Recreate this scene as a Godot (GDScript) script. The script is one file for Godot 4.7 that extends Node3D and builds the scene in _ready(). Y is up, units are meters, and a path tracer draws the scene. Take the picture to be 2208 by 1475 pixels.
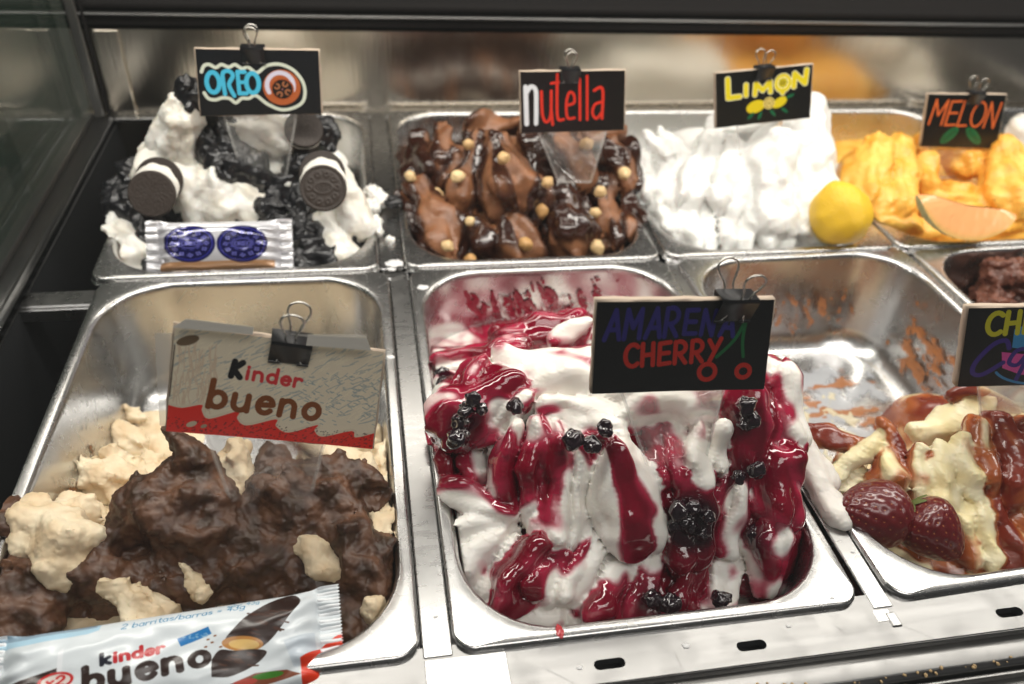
extends Node3D
# A gelato display case seen through its front. Lengths inside the helpers are millimetres; MM turns them into metres.
const MM := 0.001

var M := {}                       # materials by name
var used := {}                    # names taken at top level
var proto := {}                   # the first of each kind that is copied

# ------------------------------------------------------------------ helpers
func mat(albedo: Color, rough: float, metal := 0.0) -> StandardMaterial3D:
	var m := StandardMaterial3D.new()
	m.albedo_color = albedo.linear_to_srgb()
	m.roughness = rough
	m.metallic = metal
	return m

func noise(freq: float, sd: int, oct := 3) -> FastNoiseLite:
	var n := FastNoiseLite.new()
	n.seed = sd
	n.noise_type = FastNoiseLite.TYPE_SIMPLEX_SMOOTH
	n.frequency = freq
	n.fractal_type = FastNoiseLite.FRACTAL_FBM if oct > 1 else FastNoiseLite.FRACTAL_NONE
	n.fractal_octaves = oct
	return n

func noise_tex(freq: float, sd: int, lo: float, hi: float, size := 512, sx := 1.0, sy := 1.0) -> ImageTexture:
	var n := noise(freq, sd, 4)
	var im := Image.create(size, size, false, Image.FORMAT_L8)
	for y in size:
		for x in size:
			var t := 0.5 + 0.7 * n.get_noise_2d(x * sx, y * sy)
			im.set_pixel(x, y, Color.from_hsv(0, 0, clampf(lo + (hi - lo) * t, 0, 1)))
	return ImageTexture.create_from_image(im)

func numbered(called: String) -> String:
	if not used.has(called):
		used[called] = 0
		return called
	used[called] += 1
	return "%s_%03d" % [called, used[called]]

func tag(o: Node, label := "", category := "", group := "", kind := "") -> Node:
	if label: o.set_meta("label", label)
	if category: o.set_meta("category", category)
	if group: o.set_meta("group", group)
	if kind: o.set_meta("kind", kind)
	return o

func thing(called: String, label: String, category: String, at := Vector3.ZERO, group := "") -> Node3D:
	var o := Node3D.new()
	o.name = numbered(called)
	add_child(o, true)
	o.position = at * MM
	tag(o, label, category, group)
	return o

func put(called: String, mesh: Mesh, m: Material, parent: Node = null) -> MeshInstance3D:
	var o := MeshInstance3D.new()
	o.mesh = mesh
	o.material_override = m
	if parent == null:
		o.name = numbered(called)
		add_child(o, true)
	else:
		o.name = called
		parent.add_child(o, true)
	return o

# vertices in mm -> mesh in metres; triangles turned so that their fronts agree with the normals
func build(v: PackedVector3Array, n: PackedVector3Array, idx: PackedInt32Array, uv = null, col = null) -> ArrayMesh:
	for t in range(0, idx.size(), 3):
		var a := v[idx[t]]
		var f := (v[idx[t + 1]] - a).cross(v[idx[t + 2]] - a)
		if f.dot(n[idx[t]] + n[idx[t + 1]] + n[idx[t + 2]]) > 0.0:
			var s := idx[t + 1]
			idx[t + 1] = idx[t + 2]
			idx[t + 2] = s
	return raw(v, n, idx, uv, col)

func raw(v: PackedVector3Array, n: PackedVector3Array, idx: PackedInt32Array, uv = null, col = null) -> ArrayMesh:
	var w := PackedVector3Array()
	w.resize(v.size())
	for i in v.size(): w[i] = v[i] * MM
	var a := []
	a.resize(Mesh.ARRAY_MAX)
	a[Mesh.ARRAY_VERTEX] = w
	a[Mesh.ARRAY_NORMAL] = n
	a[Mesh.ARRAY_INDEX] = idx
	if uv != null: a[Mesh.ARRAY_TEX_UV] = uv
	if col != null: a[Mesh.ARRAY_COLOR] = col
	var m := ArrayMesh.new()
	m.add_surface_from_arrays(Mesh.PRIMITIVE_TRIANGLES, a)
	return m

# normals of an indexed mesh whose triangles run clockwise seen from outside
func face_normals(v: PackedVector3Array, idx: PackedInt32Array) -> PackedVector3Array:
	var n := PackedVector3Array()
	n.resize(v.size())
	for t in range(0, idx.size(), 3):
		var a := idx[t]
		var b := idx[t + 1]
		var c := idx[t + 2]
		var f := (v[c] - v[a]).cross(v[b] - v[a])
		n[a] += f
		n[b] += f
		n[c] += f
	for i in n.size(): n[i] = n[i].normalized()
	return n

# a box from lo to hi with chamfered edges, as a list of triangles with flat normals
func box_mesh(lo: Vector3, hi: Vector3, ch := 0.0) -> ArrayMesh:
	var st := SurfaceTool.new()
	st.begin(Mesh.PRIMITIVE_TRIANGLES)
	st.set_smooth_group(-1)
	add_box(st, lo, hi, ch)
	st.generate_normals()
	return st.commit()

func add_box(st: SurfaceTool, lo: Vector3, hi: Vector3, ch := 0.0) -> void:
	var c := (lo + hi) / 2.0
	var e := (hi - lo) / 2.0
	ch = minf(ch, minf(e.x, minf(e.y, e.z)) * 0.9)
	for ax in 3:
		for s in [-1.0, 1.0]:
			var p := []
			for k in [[-1, -1], [1, -1], [1, 1], [-1, 1]]:
				var q := Vector3.ZERO
				q[ax] = s * e[ax]
				q[(ax + 1) % 3] = k[0] * (e[(ax + 1) % 3] - ch)
				q[(ax + 2) % 3] = k[1] * (e[(ax + 2) % 3] - ch)
				p.append(q)
			var out := Vector3.ZERO
			out[ax] = s
			quad(st, c + p[0], c + p[1], c + p[2], c + p[3], out)
	if ch <= 0.0: return
	for ax in 3:
		var u := (ax + 1) % 3
		var w := (ax + 2) % 3
		for su in [-1.0, 1.0]:
			for sw in [-1.0, 1.0]:
				var p := []
				for k in [[-1, 0], [1, 0], [1, 1], [-1, 1]]:
					var q := Vector3.ZERO
					q[ax] = k[0] * (e[ax] - ch)
					q[u] = su * (e[u] - (ch if k[1] == 1 else 0.0))
					q[w] = sw * (e[w] - (ch if k[1] == 0 else 0.0))
					p.append(q)
				var out := Vector3.ZERO
				out[u] = su
				out[w] = sw
				quad(st, c + p[0], c + p[1], c + p[2], c + p[3], out)
	for sx in [-1.0, 1.0]:
		for sy in [-1.0, 1.0]:
			for sz in [-1.0, 1.0]:
				var s := Vector3(sx, sy, sz)
				tri(st, c + s * (e - Vector3(0, ch, ch)), c + s * (e - Vector3(ch, 0, ch)), c + s * (e - Vector3(ch, ch, 0)), s)

func tri(st: SurfaceTool, a: Vector3, b: Vector3, c: Vector3, out: Vector3) -> void:
	if (b - a).cross(c - a).dot(out) > 0.0:
		var s := b
		b = c
		c = s
	for p in [a, b, c]: st.add_vertex(p * MM)

func quad(st: SurfaceTool, a: Vector3, b: Vector3, c: Vector3, d: Vector3, out: Vector3) -> void:
	tri(st, a, b, c, out)
	tri(st, a, c, d, out)

# a bar whose cross-section (z, y) runs along x
func extrude_x(profile: Array, x0: float, x1: float, closed := true) -> ArrayMesh:
	var st := SurfaceTool.new()
	st.begin(Mesh.PRIMITIVE_TRIANGLES)
	var mid := Vector2.ZERO
	for p in profile: mid += p / profile.size()
	var k := profile.size() if closed else profile.size() - 1
	for i in k:
		var a: Vector2 = profile[i]
		var b: Vector2 = profile[(i + 1) % profile.size()]
		var nrm := Vector2(b.y - a.y, a.x - b.x)
		var out := Vector3(0, nrm.y, nrm.x)
		if not closed and out.y < 0.0: out = -out
		if closed and nrm.dot((a + b) / 2.0 - mid) < 0.0: out = -out
		quad(st, Vector3(x0, a.y, a.x), Vector3(x1, a.y, a.x), Vector3(x1, b.y, b.x), Vector3(x0, b.y, b.x), out)
	st.generate_normals()
	return st.commit()

func catmull(pts: Array, per := 6, loop := false) -> Array:
	var out := []
	var n := pts.size()
	var last := n if loop else n - 1
	for i in last:
		var p0 = pts[(i - 1 + n) % n] if loop else pts[maxi(i - 1, 0)]
		var p1 = pts[i]
		var p2 = pts[(i + 1) % n]
		var p3 = pts[(i + 2) % n] if loop else pts[mini(i + 2, n - 1)]
		for k in per:
			var t := float(k) / per
			out.append(0.5 * (2.0 * p1 + (p2 - p0) * t + (2.0 * p0 - 5.0 * p1 + 4.0 * p2 - p3) * t * t + (3.0 * p1 - p0 - 3.0 * p2 + p3) * t * t * t))
	if not loop: out.append(pts[n - 1])
	return out

# a round tube along points (mm)
func tube(pts: Array, rad, sides := 8) -> ArrayMesh:
	var v := PackedVector3Array()
	var n := PackedVector3Array()
	var idx := PackedInt32Array()
	var side := Vector3.ZERO
	for i in pts.size():
		var d: Vector3 = (pts[mini(i + 1, pts.size() - 1)] - pts[maxi(i - 1, 0)]).normalized()
		if side == Vector3.ZERO:
			side = d.cross(Vector3(0.3, 0.2, 0.9)).normalized()
		side = (side - d * side.dot(d)).normalized()
		var up := d.cross(side)
		var r: float = rad[i] if rad is Array else rad
		for k in sides:
			var a := TAU * k / sides
			var o := side * cos(a) + up * sin(a)
			v.append(pts[i] + o * r)
			n.append(o)
	for i in pts.size() - 1:
		for k in sides:
			var a := i * sides + k
			var b := i * sides + (k + 1) % sides
			for q in [a, b, b + sides, a, b + sides, a + sides]: idx.append(q)
	for e in [0, pts.size() - 1]:
		for k in range(1, sides - 1):
			for q in [0, k, k + 1]: idx.append(e * sides + q)
	return build(v, n, idx)

# closed loops of equal length, one above the other -> a skin; cap closes the last
func skin(loops: Array, cap := true) -> ArrayMesh:
	var v := PackedVector3Array()
	var idx := PackedInt32Array()
	var m: int = loops[0].size()
	for l in loops: v.append_array(PackedVector3Array(l))
	for i in loops.size() - 1:
		for k in m:
			var a := i * m + k
			var b := i * m + (k + 1) % m
			for q in [a, b + m, b, a, a + m, b + m]: idx.append(q)
	if cap:
		var mid := Vector3.ZERO
		for p in loops[-1]: mid += p / m
		v.append(mid)
		for k in m:
			for q in [(loops.size() - 1) * m + k, v.size() - 1, (loops.size() - 1) * m + (k + 1) % m]: idx.append(q)
	return raw(v, face_normals(v, idx), idx)

func round_rect(x0: float, x1: float, z0: float, z1: float, y: float, r: float, n := 9) -> Array:
	var out := []
	for c in 4:
		var cx := x1 - r if c == 0 or c == 3 else x0 + r
		var cz := z1 - r if c < 2 else z0 + r
		for k in n + 1:
			var a := (c + float(k) / n) * PI / 2.0
			out.append(Vector3(cx + r * cos(a), y, cz + r * sin(a)))
	return out

func rr_dist(x: float, z: float, cx: float, cz: float, hx: float, hz: float, r: float) -> float:
	var qx := absf(x - cx) - hx + r
	var qz := absf(z - cz) - hz + r
	return sqrt(maxf(qx, 0.0) ** 2 + maxf(qz, 0.0) ** 2) + minf(maxf(qx, qz), 0.0) - r

# ------------------------------------------------------------------ soft bodies: lobes joined in a distance field, meshed as surface nets
class Field:
	var o: Vector3
	var h: float
	var nx: int
	var ny: int
	var nz: int
	var k := 2.0
	var pleat := 1.0               # deepens the grooves of all lobes
	var g := PackedFloat32Array()
	var g2 := PackedFloat32Array()  # the second nearest lobe, for the creases between lobes
	var own := PackedInt32Array()
	var la: Array[Vector3] = []
	var lab: Array[Vector3] = []
	var lu: Array[Vector3] = []
	var ln: Array[Vector3] = []
	var lr: Array[float] = []
	var ls: Array[float] = []      # how much sauce each lobe carries
	var lm := {}                   # lobes that carry their sauce down the middle
	var bent := PackedVector3Array()   # how far each cell is pushed aside before lobes are measured

	func _init(lo: Vector3, hi: Vector3, cell: float) -> void:
		o = lo
		h = cell
		nx = int((hi.x - lo.x) / h) + 2
		ny = int((hi.y - lo.y) / h) + 2
		nz = int((hi.z - lo.z) / h) + 2
		g.resize(nx * ny * nz)
		g.fill(40.0)
		g2.resize(nx * ny * nz)
		g2.fill(40.0)
		own.resize(nx * ny * nz)

	func warp(n: FastNoiseLite, amp: float) -> void:
		bent.resize(nx * ny * nz)
		var i := 0
		for z in nz:
			for y in ny:
				for x in nx:
					var p := o + Vector3(x, y, z) * h
					bent[i] = Vector3(n.get_noise_3dv(p), n.get_noise_3d(p.y + 300.0, p.z, p.x), n.get_noise_3d(p.z, p.x + 500.0, p.y)) * amp
					i += 1

	# ridges: how many grooves run along the lobe, amp their depth as a share of the radius
	func lobe(a: Vector3, b: Vector3, ra: float, rb: float, sauce := 0.0, ridges := 0, amp := 0.0, phase := 0.0, flat := 1.0, bulge := 0.0) -> void:
		amp *= pleat
		var ab := b - a
		if ab.length() < 0.5: ab = Vector3(0, -0.5, 0.3)
		var d := ab.normalized()
		var up := Vector3(-0.22, 0.72, 0.65)
		up = (up - d * up.dot(d)).normalized()
		var u := d.cross(up)
		var id := la.size() + 1
		la.append(a)
		lab.append(ab)
		lu.append(u)
		ln.append(up)
		lr.append(maxf(ra, rb))
		ls.append(sauce)
		var inv := 1.0 / ab.length_squared()
		var m := maxf(ra, rb) * (1.0 + amp) + absf(bulge) + k + h + (4.0 if bent.size() > 0 else 0.0)
		var wavy := bent.size() > 0
		var lo := (Vector3(minf(a.x, b.x), minf(a.y, b.y), minf(a.z, b.z)) - Vector3.ONE * m - o) / h
		var hi := (Vector3(maxf(a.x, b.x), maxf(a.y, b.y), maxf(a.z, b.z)) + Vector3.ONE * m - o) / h
		var x0 := maxi(0, int(lo.x))
		var x1 := mini(nx - 1, int(hi.x) + 1)
		var fk := float(ridges)
		var ik := 1.0 / (4.0 * k)
		var flat_inv := 1.0 / flat
		for z in range(maxi(0, int(lo.z)), mini(nz - 1, int(hi.z) + 1) + 1):
			for y in range(maxi(0, int(lo.y)), mini(ny - 1, int(hi.y) + 1) + 1):
				var i := (z * ny + y) * nx + x0
				var p := Vector3(o.x + x0 * h, o.y + y * h, o.z + z * h) - a
				for x in range(x0, x1 + 1):
					var pw := p + bent[i] if wavy else p
					var t := clampf(pw.dot(ab) * inv, 0.0, 1.0)
					var q := pw - ab * t
					var r := ra + (rb - ra) * t + bulge * 4.0 * t * (1.0 - t)
					var dn := q.dot(up)
					if ridges > 0:
						r *= 1.0 + amp * (2.0 * absf(sin(0.5 * (fk * atan2(q.dot(u), dn) + phase + 1.6 * t))) - 1.2)
					if flat != 1.0: q += up * dn * (flat_inv - 1.0)
					var v := q.length() - r
					var w := g[i]
					if v < w: own[i] = id
					g2[i] = minf(g2[i], maxf(v, w))
					var e := k - absf(v - w)
					g[i] = minf(v, w) - (e * e * ik if e > 0.0 else 0.0)
					i += 1
					p.x += h

	# the bulk below: its height at scattered points (x, height, z), smoothed over reach
	func bulk(pts: Array, reach: float) -> void:
		var inv := 1.0 / (reach * reach)
		for z in nz:
			for x in nx:
				var px := o.x + x * h
				var pz := o.z + z * h
				var sw := 1e-6
				var sh := 0.0
				for p: Vector3 in pts:
					var w := exp(-((p.x - px) ** 2 + (p.z - pz) ** 2) * inv)
					sw += w
					sh += w * p.y
				var top := sh / sw
				for y in ny:
					var v := (o.y + y * h - top) * 0.75
					var i := (z * ny + y) * nx + x
					var w := g[i]
					if v < w: own[i] = 0
					g2[i] = minf(g2[i], maxf(v, w))
					var e := k - absf(v - w)
					g[i] = minf(v, w) - (e * e / (4.0 * k) if e > 0.0 else 0.0)

	# cut a groove where two lobes meet
	func crease(depth: float, width: float) -> void:
		for i in g.size():
			var d := g[i]
			if d < 6.0 and d > -depth - 6.0:
				g[i] = d + depth * exp(-maxf(0.0, g2[i] - d) / width)

	func roughen(n: FastNoiseLite, amp: float, sx := 1.0, sy := 1.0, sz := 1.0) -> void:
		for z in nz:
			for y in ny:
				var i := (z * ny + y) * nx
				for x in nx:
					if absf(g[i]) < amp + 3.0 * h:
						g[i] += amp * n.get_noise_3d((o.x + x * h) * sx, (o.y + y * h) * sy, (o.z + z * h) * sz)
					i += 1

	# nothing leaves the inside of the pan below the rim
	func clip(cx: float, cz: float, hx: float, hz: float, r: float, rim := -1.0) -> void:
		for z in nz:
			for x in nx:
				var qx := absf(o.x + x * h - cx) - hx + r
				var qz := absf(o.z + z * h - cz) - hz + r
				var dd := sqrt(maxf(qx, 0.0) ** 2 + maxf(qz, 0.0) ** 2) + minf(maxf(qx, qz), 0.0) - r
				if dd < -14.0: continue
				for y in ny:
					var py := o.y + y * h
					if py > rim + 6.0: break
					var i := (z * ny + y) * nx + x
					g[i] = maxf(g[i], dd + maxf(0.0, -py * 0.06) - maxf(0.0, py - rim) * 2.0)

	func cut(a: Vector3, b: Vector3, r: float) -> void:
		var ab := b - a
		var inv := 1.0 / maxf(ab.length_squared(), 0.01)
		for z in nz:
			for y in ny:
				for x in nx:
					var p := Vector3(o.x + x * h, o.y + y * h, o.z + z * h) - a
					var q := p - ab * clampf(p.dot(ab) * inv, 0.0, 1.0)
					if q.length_squared() < (r + 4.0) * (r + 4.0):
						var i := (z * ny + y) * nx + x
						g[i] = maxf(g[i], r - q.length())

	func nets() -> Dictionary:
		var v := PackedVector3Array()
		var who := PackedInt32Array()
		var idx := PackedInt32Array()
		var at := PackedInt32Array()
		at.resize(g.size())
		var sy := nx
		var sz := nx * ny
		var off := PackedInt32Array([0, 1, sy, sy + 1, sz, sz + 1, sz + sy, sz + sy + 1])
		var cs: Array[Vector3] = []
		for c in 8: cs.append(Vector3(c & 1, (c >> 1) & 1, (c >> 2) & 1))
		var e0 := PackedInt32Array([0, 2, 4, 6, 0, 1, 4, 5, 0, 1, 2, 3])
		var e1 := PackedInt32Array([1, 3, 5, 7, 2, 3, 6, 7, 4, 5, 6, 7])
		for z in nz - 1:
			for y in ny - 1:
				var i := (z * ny + y) * nx
				for x in nx - 1:
					var s := g[i] < 0.0
					if (g[i + 1] < 0.0) == s and (g[i + sy] < 0.0) == s and (g[i + sy + 1] < 0.0) == s and (g[i + sz] < 0.0) == s and (g[i + sz + 1] < 0.0) == s and (g[i + sz + sy] < 0.0) == s and (g[i + sz + sy + 1] < 0.0) == s:
						i += 1
						continue
					var sum := Vector3.ZERO
					var cnt := 0
					for e in 12:
						var ga := g[i + off[e0[e]]]
						var gb := g[i + off[e1[e]]]
						if (ga < 0.0) != (gb < 0.0):
							sum += cs[e0[e]].lerp(cs[e1[e]], ga / (ga - gb))
							cnt += 1
					at[i] = v.size()
					v.append(o + (Vector3(x, y, z) + sum / cnt) * h)
					var best := 1e9
					var w := 0
					for c in 8:
						var gg := absf(g[i + off[c]])
						if gg < best:
							best = gg
							w = own[i + off[c]]
					who.append(w)
					i += 1
		for z in range(1, nz - 1):
			for y in range(1, ny - 1):
				var i := (z * ny + y) * nx + 1
				for x in range(1, nx - 1):
					var s := g[i] < 0.0
					if (g[i + 1] < 0.0) != s: face(idx, at[i - sy - sz], at[i - sz], at[i], at[i - sy], s)
					if (g[i + sy] < 0.0) != s: face(idx, at[i - 1 - sz], at[i - 1], at[i], at[i - sz], s)
					if (g[i + sz] < 0.0) != s: face(idx, at[i - 1 - sy], at[i - sy], at[i], at[i - 1], s)
					i += 1
		return {"v": v, "who": who, "idx": idx}

	func face(idx: PackedInt32Array, a: int, b: int, c: int, d: int, s: bool) -> void:
		if s: idx.append_array(PackedInt32Array([a, c, b, a, d, c]))
		else: idx.append_array(PackedInt32Array([a, b, c, a, c, d]))

	# where a point lies on its lobe: (turn round the axis in mm of arc, share of the length in mm)
	func along(p: Vector3, id: int) -> Vector2:
		if id <= 0: return Vector2(p.x, p.z)
		var j := id - 1
		var ab := lab[j]
		var q := p - la[j]
		var t := q.dot(ab) / ab.length_squared()
		q -= ab * clampf(t, 0.0, 1.0)
		return Vector2(atan2(q.dot(lu[j]), q.dot(ln[j])) * lr[j], t * ab.length())

func subdivide(s: Dictionary) -> Dictionary:
	var v: PackedVector3Array = s.v
	var who: PackedInt32Array = s.who
	var idx: PackedInt32Array = s.idx
	var nrm := face_normals(v, idx)
	var mids := {}
	var out := PackedInt32Array()
	out.resize(idx.size() * 4)
	var w := 0
	for t in range(0, idx.size(), 3):
		var m := [0, 0, 0]
		for e in 3:
			var a := idx[t + e]
			var b := idx[t + (e + 1) % 3]
			var key := (a << 24) | b if a < b else (b << 24) | a
			var got = mids.get(key)
			if got == null:
				var p := (v[a] + v[b]) * 0.5
				# bend the new point out along the normals, as a curved patch would
				var d := v[b] - v[a]
				p += (nrm[a] * nrm[a].dot(d) - nrm[b] * nrm[b].dot(d)) * 0.125
				got = v.size()
				v.append(p)
				who.append(who[a])
				mids[key] = got
			m[e] = got
		for q in [idx[t], m[0], m[2], m[0], idx[t + 1], m[1], m[2], m[1], idx[t + 2], m[0], m[1], m[2]]:
			out[w] = q
			w += 1
	return {"v": v, "who": who, "idx": out}

func relax(s: Dictionary, share: float, times := 1) -> void:
	var v: PackedVector3Array = s.v
	var idx: PackedInt32Array = s.idx
	for k in times:
		var sum := PackedVector3Array()
		sum.resize(v.size())
		var cnt := PackedFloat32Array()
		cnt.resize(v.size())
		for t in range(0, idx.size(), 3):
			var a := idx[t]
			var b := idx[t + 1]
			var c := idx[t + 2]
			sum[a] += v[b] + v[c]
			sum[b] += v[c] + v[a]
			sum[c] += v[a] + v[b]
			cnt[a] += 2.0
			cnt[b] += 2.0
			cnt[c] += 2.0
		for i in v.size():
			if cnt[i] > 0.0: v[i] = v[i].lerp(sum[i] / cnt[i], share)
	s.v = v

# the part of a skin where mask > 0, lifted off it by up to thick; towards its edge it thins out and lets the skin show through
func coat(s: Dictionary, mask: PackedFloat32Array, thick: float, steep: float, tint: Callable, smooth := 1) -> ArrayMesh:
	var v: PackedVector3Array = s.v
	var n: PackedVector3Array = s.n
	var idx: PackedInt32Array = s.idx
	var to := PackedInt32Array()
	to.resize(v.size())
	to.fill(-1)
	var w := PackedVector3Array()
	var col := PackedColorArray()
	var out := PackedInt32Array()
	for t in range(0, idx.size(), 3):
		if maxf(mask[idx[t]], maxf(mask[idx[t + 1]], mask[idx[t + 2]])) <= -0.09: continue
		for e in 3:
			var i := idx[t + e]
			if to[i] < 0:
				to[i] = w.size()
				var m := mask[i]
				w.append(v[i] + n[i] * (0.12 + thick * clampf(m * steep, 0.0, 1.0)))
				var c: Color = (tint as Callable).call(v[i], m)
				c.a = smoothstep(-0.08, 0.26, m)
				col.append(c)
			out.append(to[i])
	# let the coat run smooth over the small ridges below
	var d := {"v": w, "idx": out}
	relax(d, 0.5, smooth)
	w = d.v
	return raw(w, face_normals(w, out), out, null, col)

# field -> finished skin with normals
func finish(f: Field, subdiv: int, smooth: float, bump: FastNoiseLite, amp: float) -> Dictionary:
	var s := f.nets()
	relax(s, smooth, 1)
	for k in subdiv: s = subdivide(s)
	if amp > 0.0:
		var v: PackedVector3Array = s.v
		var n := face_normals(v, s.idx)
		for i in v.size(): v[i] += n[i] * amp * bump.get_noise_3dv(v[i])
		s.v = v
	s.n = face_normals(s.v, s.idx)
	return s

func coloured(s: Dictionary, tint: Callable) -> ArrayMesh:
	var v: PackedVector3Array = s.v
	var who: PackedInt32Array = s.who
	var col := PackedColorArray()
	col.resize(v.size())
	for i in v.size(): col[i] = (tint as Callable).call(v[i], who[i])
	return raw(v, s.n, s.idx, null, col)

# ------------------------------------------------------------------ hand lettering and print, drawn at twice its size
class Art:
	var im: Image
	var s := 2.0
	func _init(w: int, h: int, c: Color) -> void:
		im = Image.create(int(w * s), int(h * s), false, Image.FORMAT_RGB8)
		im.fill(c)
	func dot(x: float, y: float, r: float, c: Color) -> void:
		x *= s
		y *= s
		r *= s
		for j in range(int(y - r), int(y + r) + 1):
			var q := r * r - (j + 0.5 - y) ** 2
			if q <= 0.0: continue
			var e := sqrt(q)
			im.fill_rect(Rect2i(int(x - e + 0.5), j, maxi(1, int(2.0 * e)), 1), c)
	func line(pts: Array, r: float, c: Color) -> void:
		for i in pts.size() - 1:
			var a: Vector2 = pts[i]
			var b: Vector2 = pts[i + 1]
			var n := maxi(1, int(a.distance_to(b) / maxf(r * 0.35, 0.4)))
			for k in n + 1:
				var p := a.lerp(b, float(k) / n)
				dot(p.x, p.y, r, c)
	func ring(x: float, y: float, rx: float, ry: float, r: float, c: Color, a0 := 0.0, a1 := 360.0) -> void:
		var pts := []
		for k in 41:
			var a := deg_to_rad(lerpf(a0, a1, k / 40.0))
			pts.append(Vector2(x + rx * cos(a), y + ry * sin(a)))
		line(pts, r, c)
	func disc(x: float, y: float, rx: float, ry: float, c: Color, turn := 0.0) -> void:
		var pts := []
		for k in 36:
			pts.append(Vector2(x, y) + (Vector2(rx * cos(TAU * k / 36), ry * sin(TAU * k / 36))).rotated(turn))
		fill(pts, c)
	func fill(pts: Array, c: Color) -> void:
		var lo := 1e9
		var hi := -1e9
		for p in pts:
			lo = minf(lo, p.y * s)
			hi = maxf(hi, p.y * s)
		for j in range(maxi(0, int(lo)), mini(im.get_height() - 1, int(hi)) + 1):
			var xs := []
			for i in pts.size():
				var a: Vector2 = pts[i] * s
				var b: Vector2 = pts[(i + 1) % pts.size()] * s
				var y := j + 0.5
				if (a.y <= y) != (b.y <= y): xs.append(a.x + (b.x - a.x) * (y - a.y) / (b.y - a.y))
			xs.sort()
			for k in range(0, xs.size() - 1, 2):
				if xs[k + 1] - xs[k] >= 0.5: im.fill_rect(Rect2i(int(xs[k]), j, maxi(1, int(xs[k + 1] - xs[k] + 0.5)), 1), c)
	func arc(cx: float, cy: float, rx: float, ry: float, a0: float, a1: float) -> Array:
		var out := []
		for k in 15:
			var a := deg_to_rad(lerpf(a0, a1, k / 14.0))
			out.append(Vector2(cx + rx * cos(a), cy + ry * sin(a)))
		return out
	func pl(a: Array) -> Array:
		var out := []
		for i in range(0, a.size(), 2): out.append(Vector2(a[i], a[i + 1]))
		return out
	# strokes of a letter in a box one high, and its width
	func glyph(ch: String) -> Array:
		match ch:
			"A": return [[pl([0, 1, .42, 0, .7, 1]), pl([.16, .66, .6, .66])], .8]
			"C": return [[arc(.4, .5, .4, .5, -50, -310)], .72]
			"E": return [[pl([.55, 0, 0, .04, 0, 1, .58, .96]), pl([0, .5, .5, .48])], .66]
			"H": return [[pl([0, 0, 0, 1]), pl([.55, 0, .58, 1]), pl([0, .52, .56, .5])], .72]
			"I": return [[pl([0, 0, 0, 1])], .2]
			"K": return [[pl([0, 0, 0, 1]), pl([.5, 0, .04, .5, .55, 1])], .6]
			"L": return [[pl([0, 0, 0, 1, .5, .97])], .58]
			"M": return [[pl([0, 1, .06, 0, .38, .62, .72, 0, .72, 1])], .88]
			"N": return [[pl([0, 1, .04, 0, .55, 1, .6, 0])], .76]
			"O": return [[arc(.38, .5, .38, .5, 0, 360)], .84]
			"R": return [[pl([0, 1, 0, .02]), arc(.2, .28, .36, .28, -95, 100), pl([.2, .55, .58, 1])], .72]
			"S": return [[arc(.28, .26, .26, .26, -30, -260), arc(.28, .76, .28, .25, -90, 130)], .62]
			"Y": return [[pl([.02, .05, .32, .5]), pl([.66, 0, .1, 1])], .68]
			"a": return [[arc(.26, .7, .26, .3, -20, -340), pl([.52, .42, .54, 1])], .68]
			"b": return [[pl([0, 0, 0, 1]), arc(.26, .7, .26, .29, 170, -170)], .64]
			"d": return [[pl([.52, 0, .52, 1]), arc(.26, .7, .26, .29, 10, 350)], .68]
			"e": return [[pl([.03, .7, .5, .66]), arc(.27, .7, .26, .3, -10, -320)], .64]
			"g": return [[arc(.26, .7, .26, .28, -10, -350), pl([.52, .42, .52, 1.1]), arc(.26, 1.1, .26, .2, 0, 150)], .66]
			"i": return [[pl([0, .42, 0, 1]), pl([0, .16, 0, .18])], .22]
			"k": return [[pl([0, 0, 0, 1]), pl([.44, .42, .06, .7, .46, 1])], .56]
			"l": return [[pl([0, 0, 0, 1])], .24]
			"n": return [[pl([0, .42, 0, 1]), arc(.24, .66, .24, .25, 180, 360), pl([.48, .66, .5, 1])], .66]
			"o": return [[arc(.28, .7, .27, .29, 0, 360)], .7]
			"r": return [[pl([0, .42, 0, 1]), arc(.24, .68, .24, .26, 190, 310)], .46]
			"s": return [[arc(.2, .55, .18, .14, -20, -250), arc(.2, .84, .19, .15, -90, 140)], .48]
			"t": return [[pl([.18, .1, .18, .86, .3, 1, .42, .96]), pl([0, .38, .4, .36])], .48]
			"u": return [[pl([0, .42, 0, .75]), arc(.24, .74, .24, .26, 180, 0), pl([.48, .42, .5, 1])], .66]
			"x": return [[pl([0, .45, .42, 1]), pl([.42, .45, 0, 1])], .54]
			"2": return [[arc(.26, .28, .26, .27, 190, 390), pl([.48, .42, 0, 1, .54, 1])], .66]
			"3": return [[arc(.24, .26, .24, .25, 200, 430), arc(.24, .74, .27, .27, -80, 160)], .64]
			"4": return [[pl([.4, 1, .4, 0, 0, .66, .55, .66])], .68]
			"=": return [[pl([0, .5, .4, .5]), pl([0, .75, .4, .75])], .56]
			"/": return [[pl([0, 1, .3, 0])], .42]
		return [[], .4]
	# wide: width of a letter against its height; lean: slant; turn: slope of the whole line in degrees
	func text(t: String, x: float, y: float, hgt: float, r: float, c: Color, wide := 1.0, lean := 0.0, turn := 0.0, gap := 0.0) -> float:
		var at := 0.0
		for ch in t:
			var g := glyph(ch)
			for stroke in g[0]:
				var pts := []
				for p in stroke:
					var q := Vector2(at + p.x * hgt * wide + (1.0 - p.y) * hgt * lean, p.y * hgt)
					pts.append(Vector2(x, y) + q.rotated(deg_to_rad(turn)))
				line(pts, r, c)
			at += g[1] * hgt * wide + gap
		return at
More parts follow.
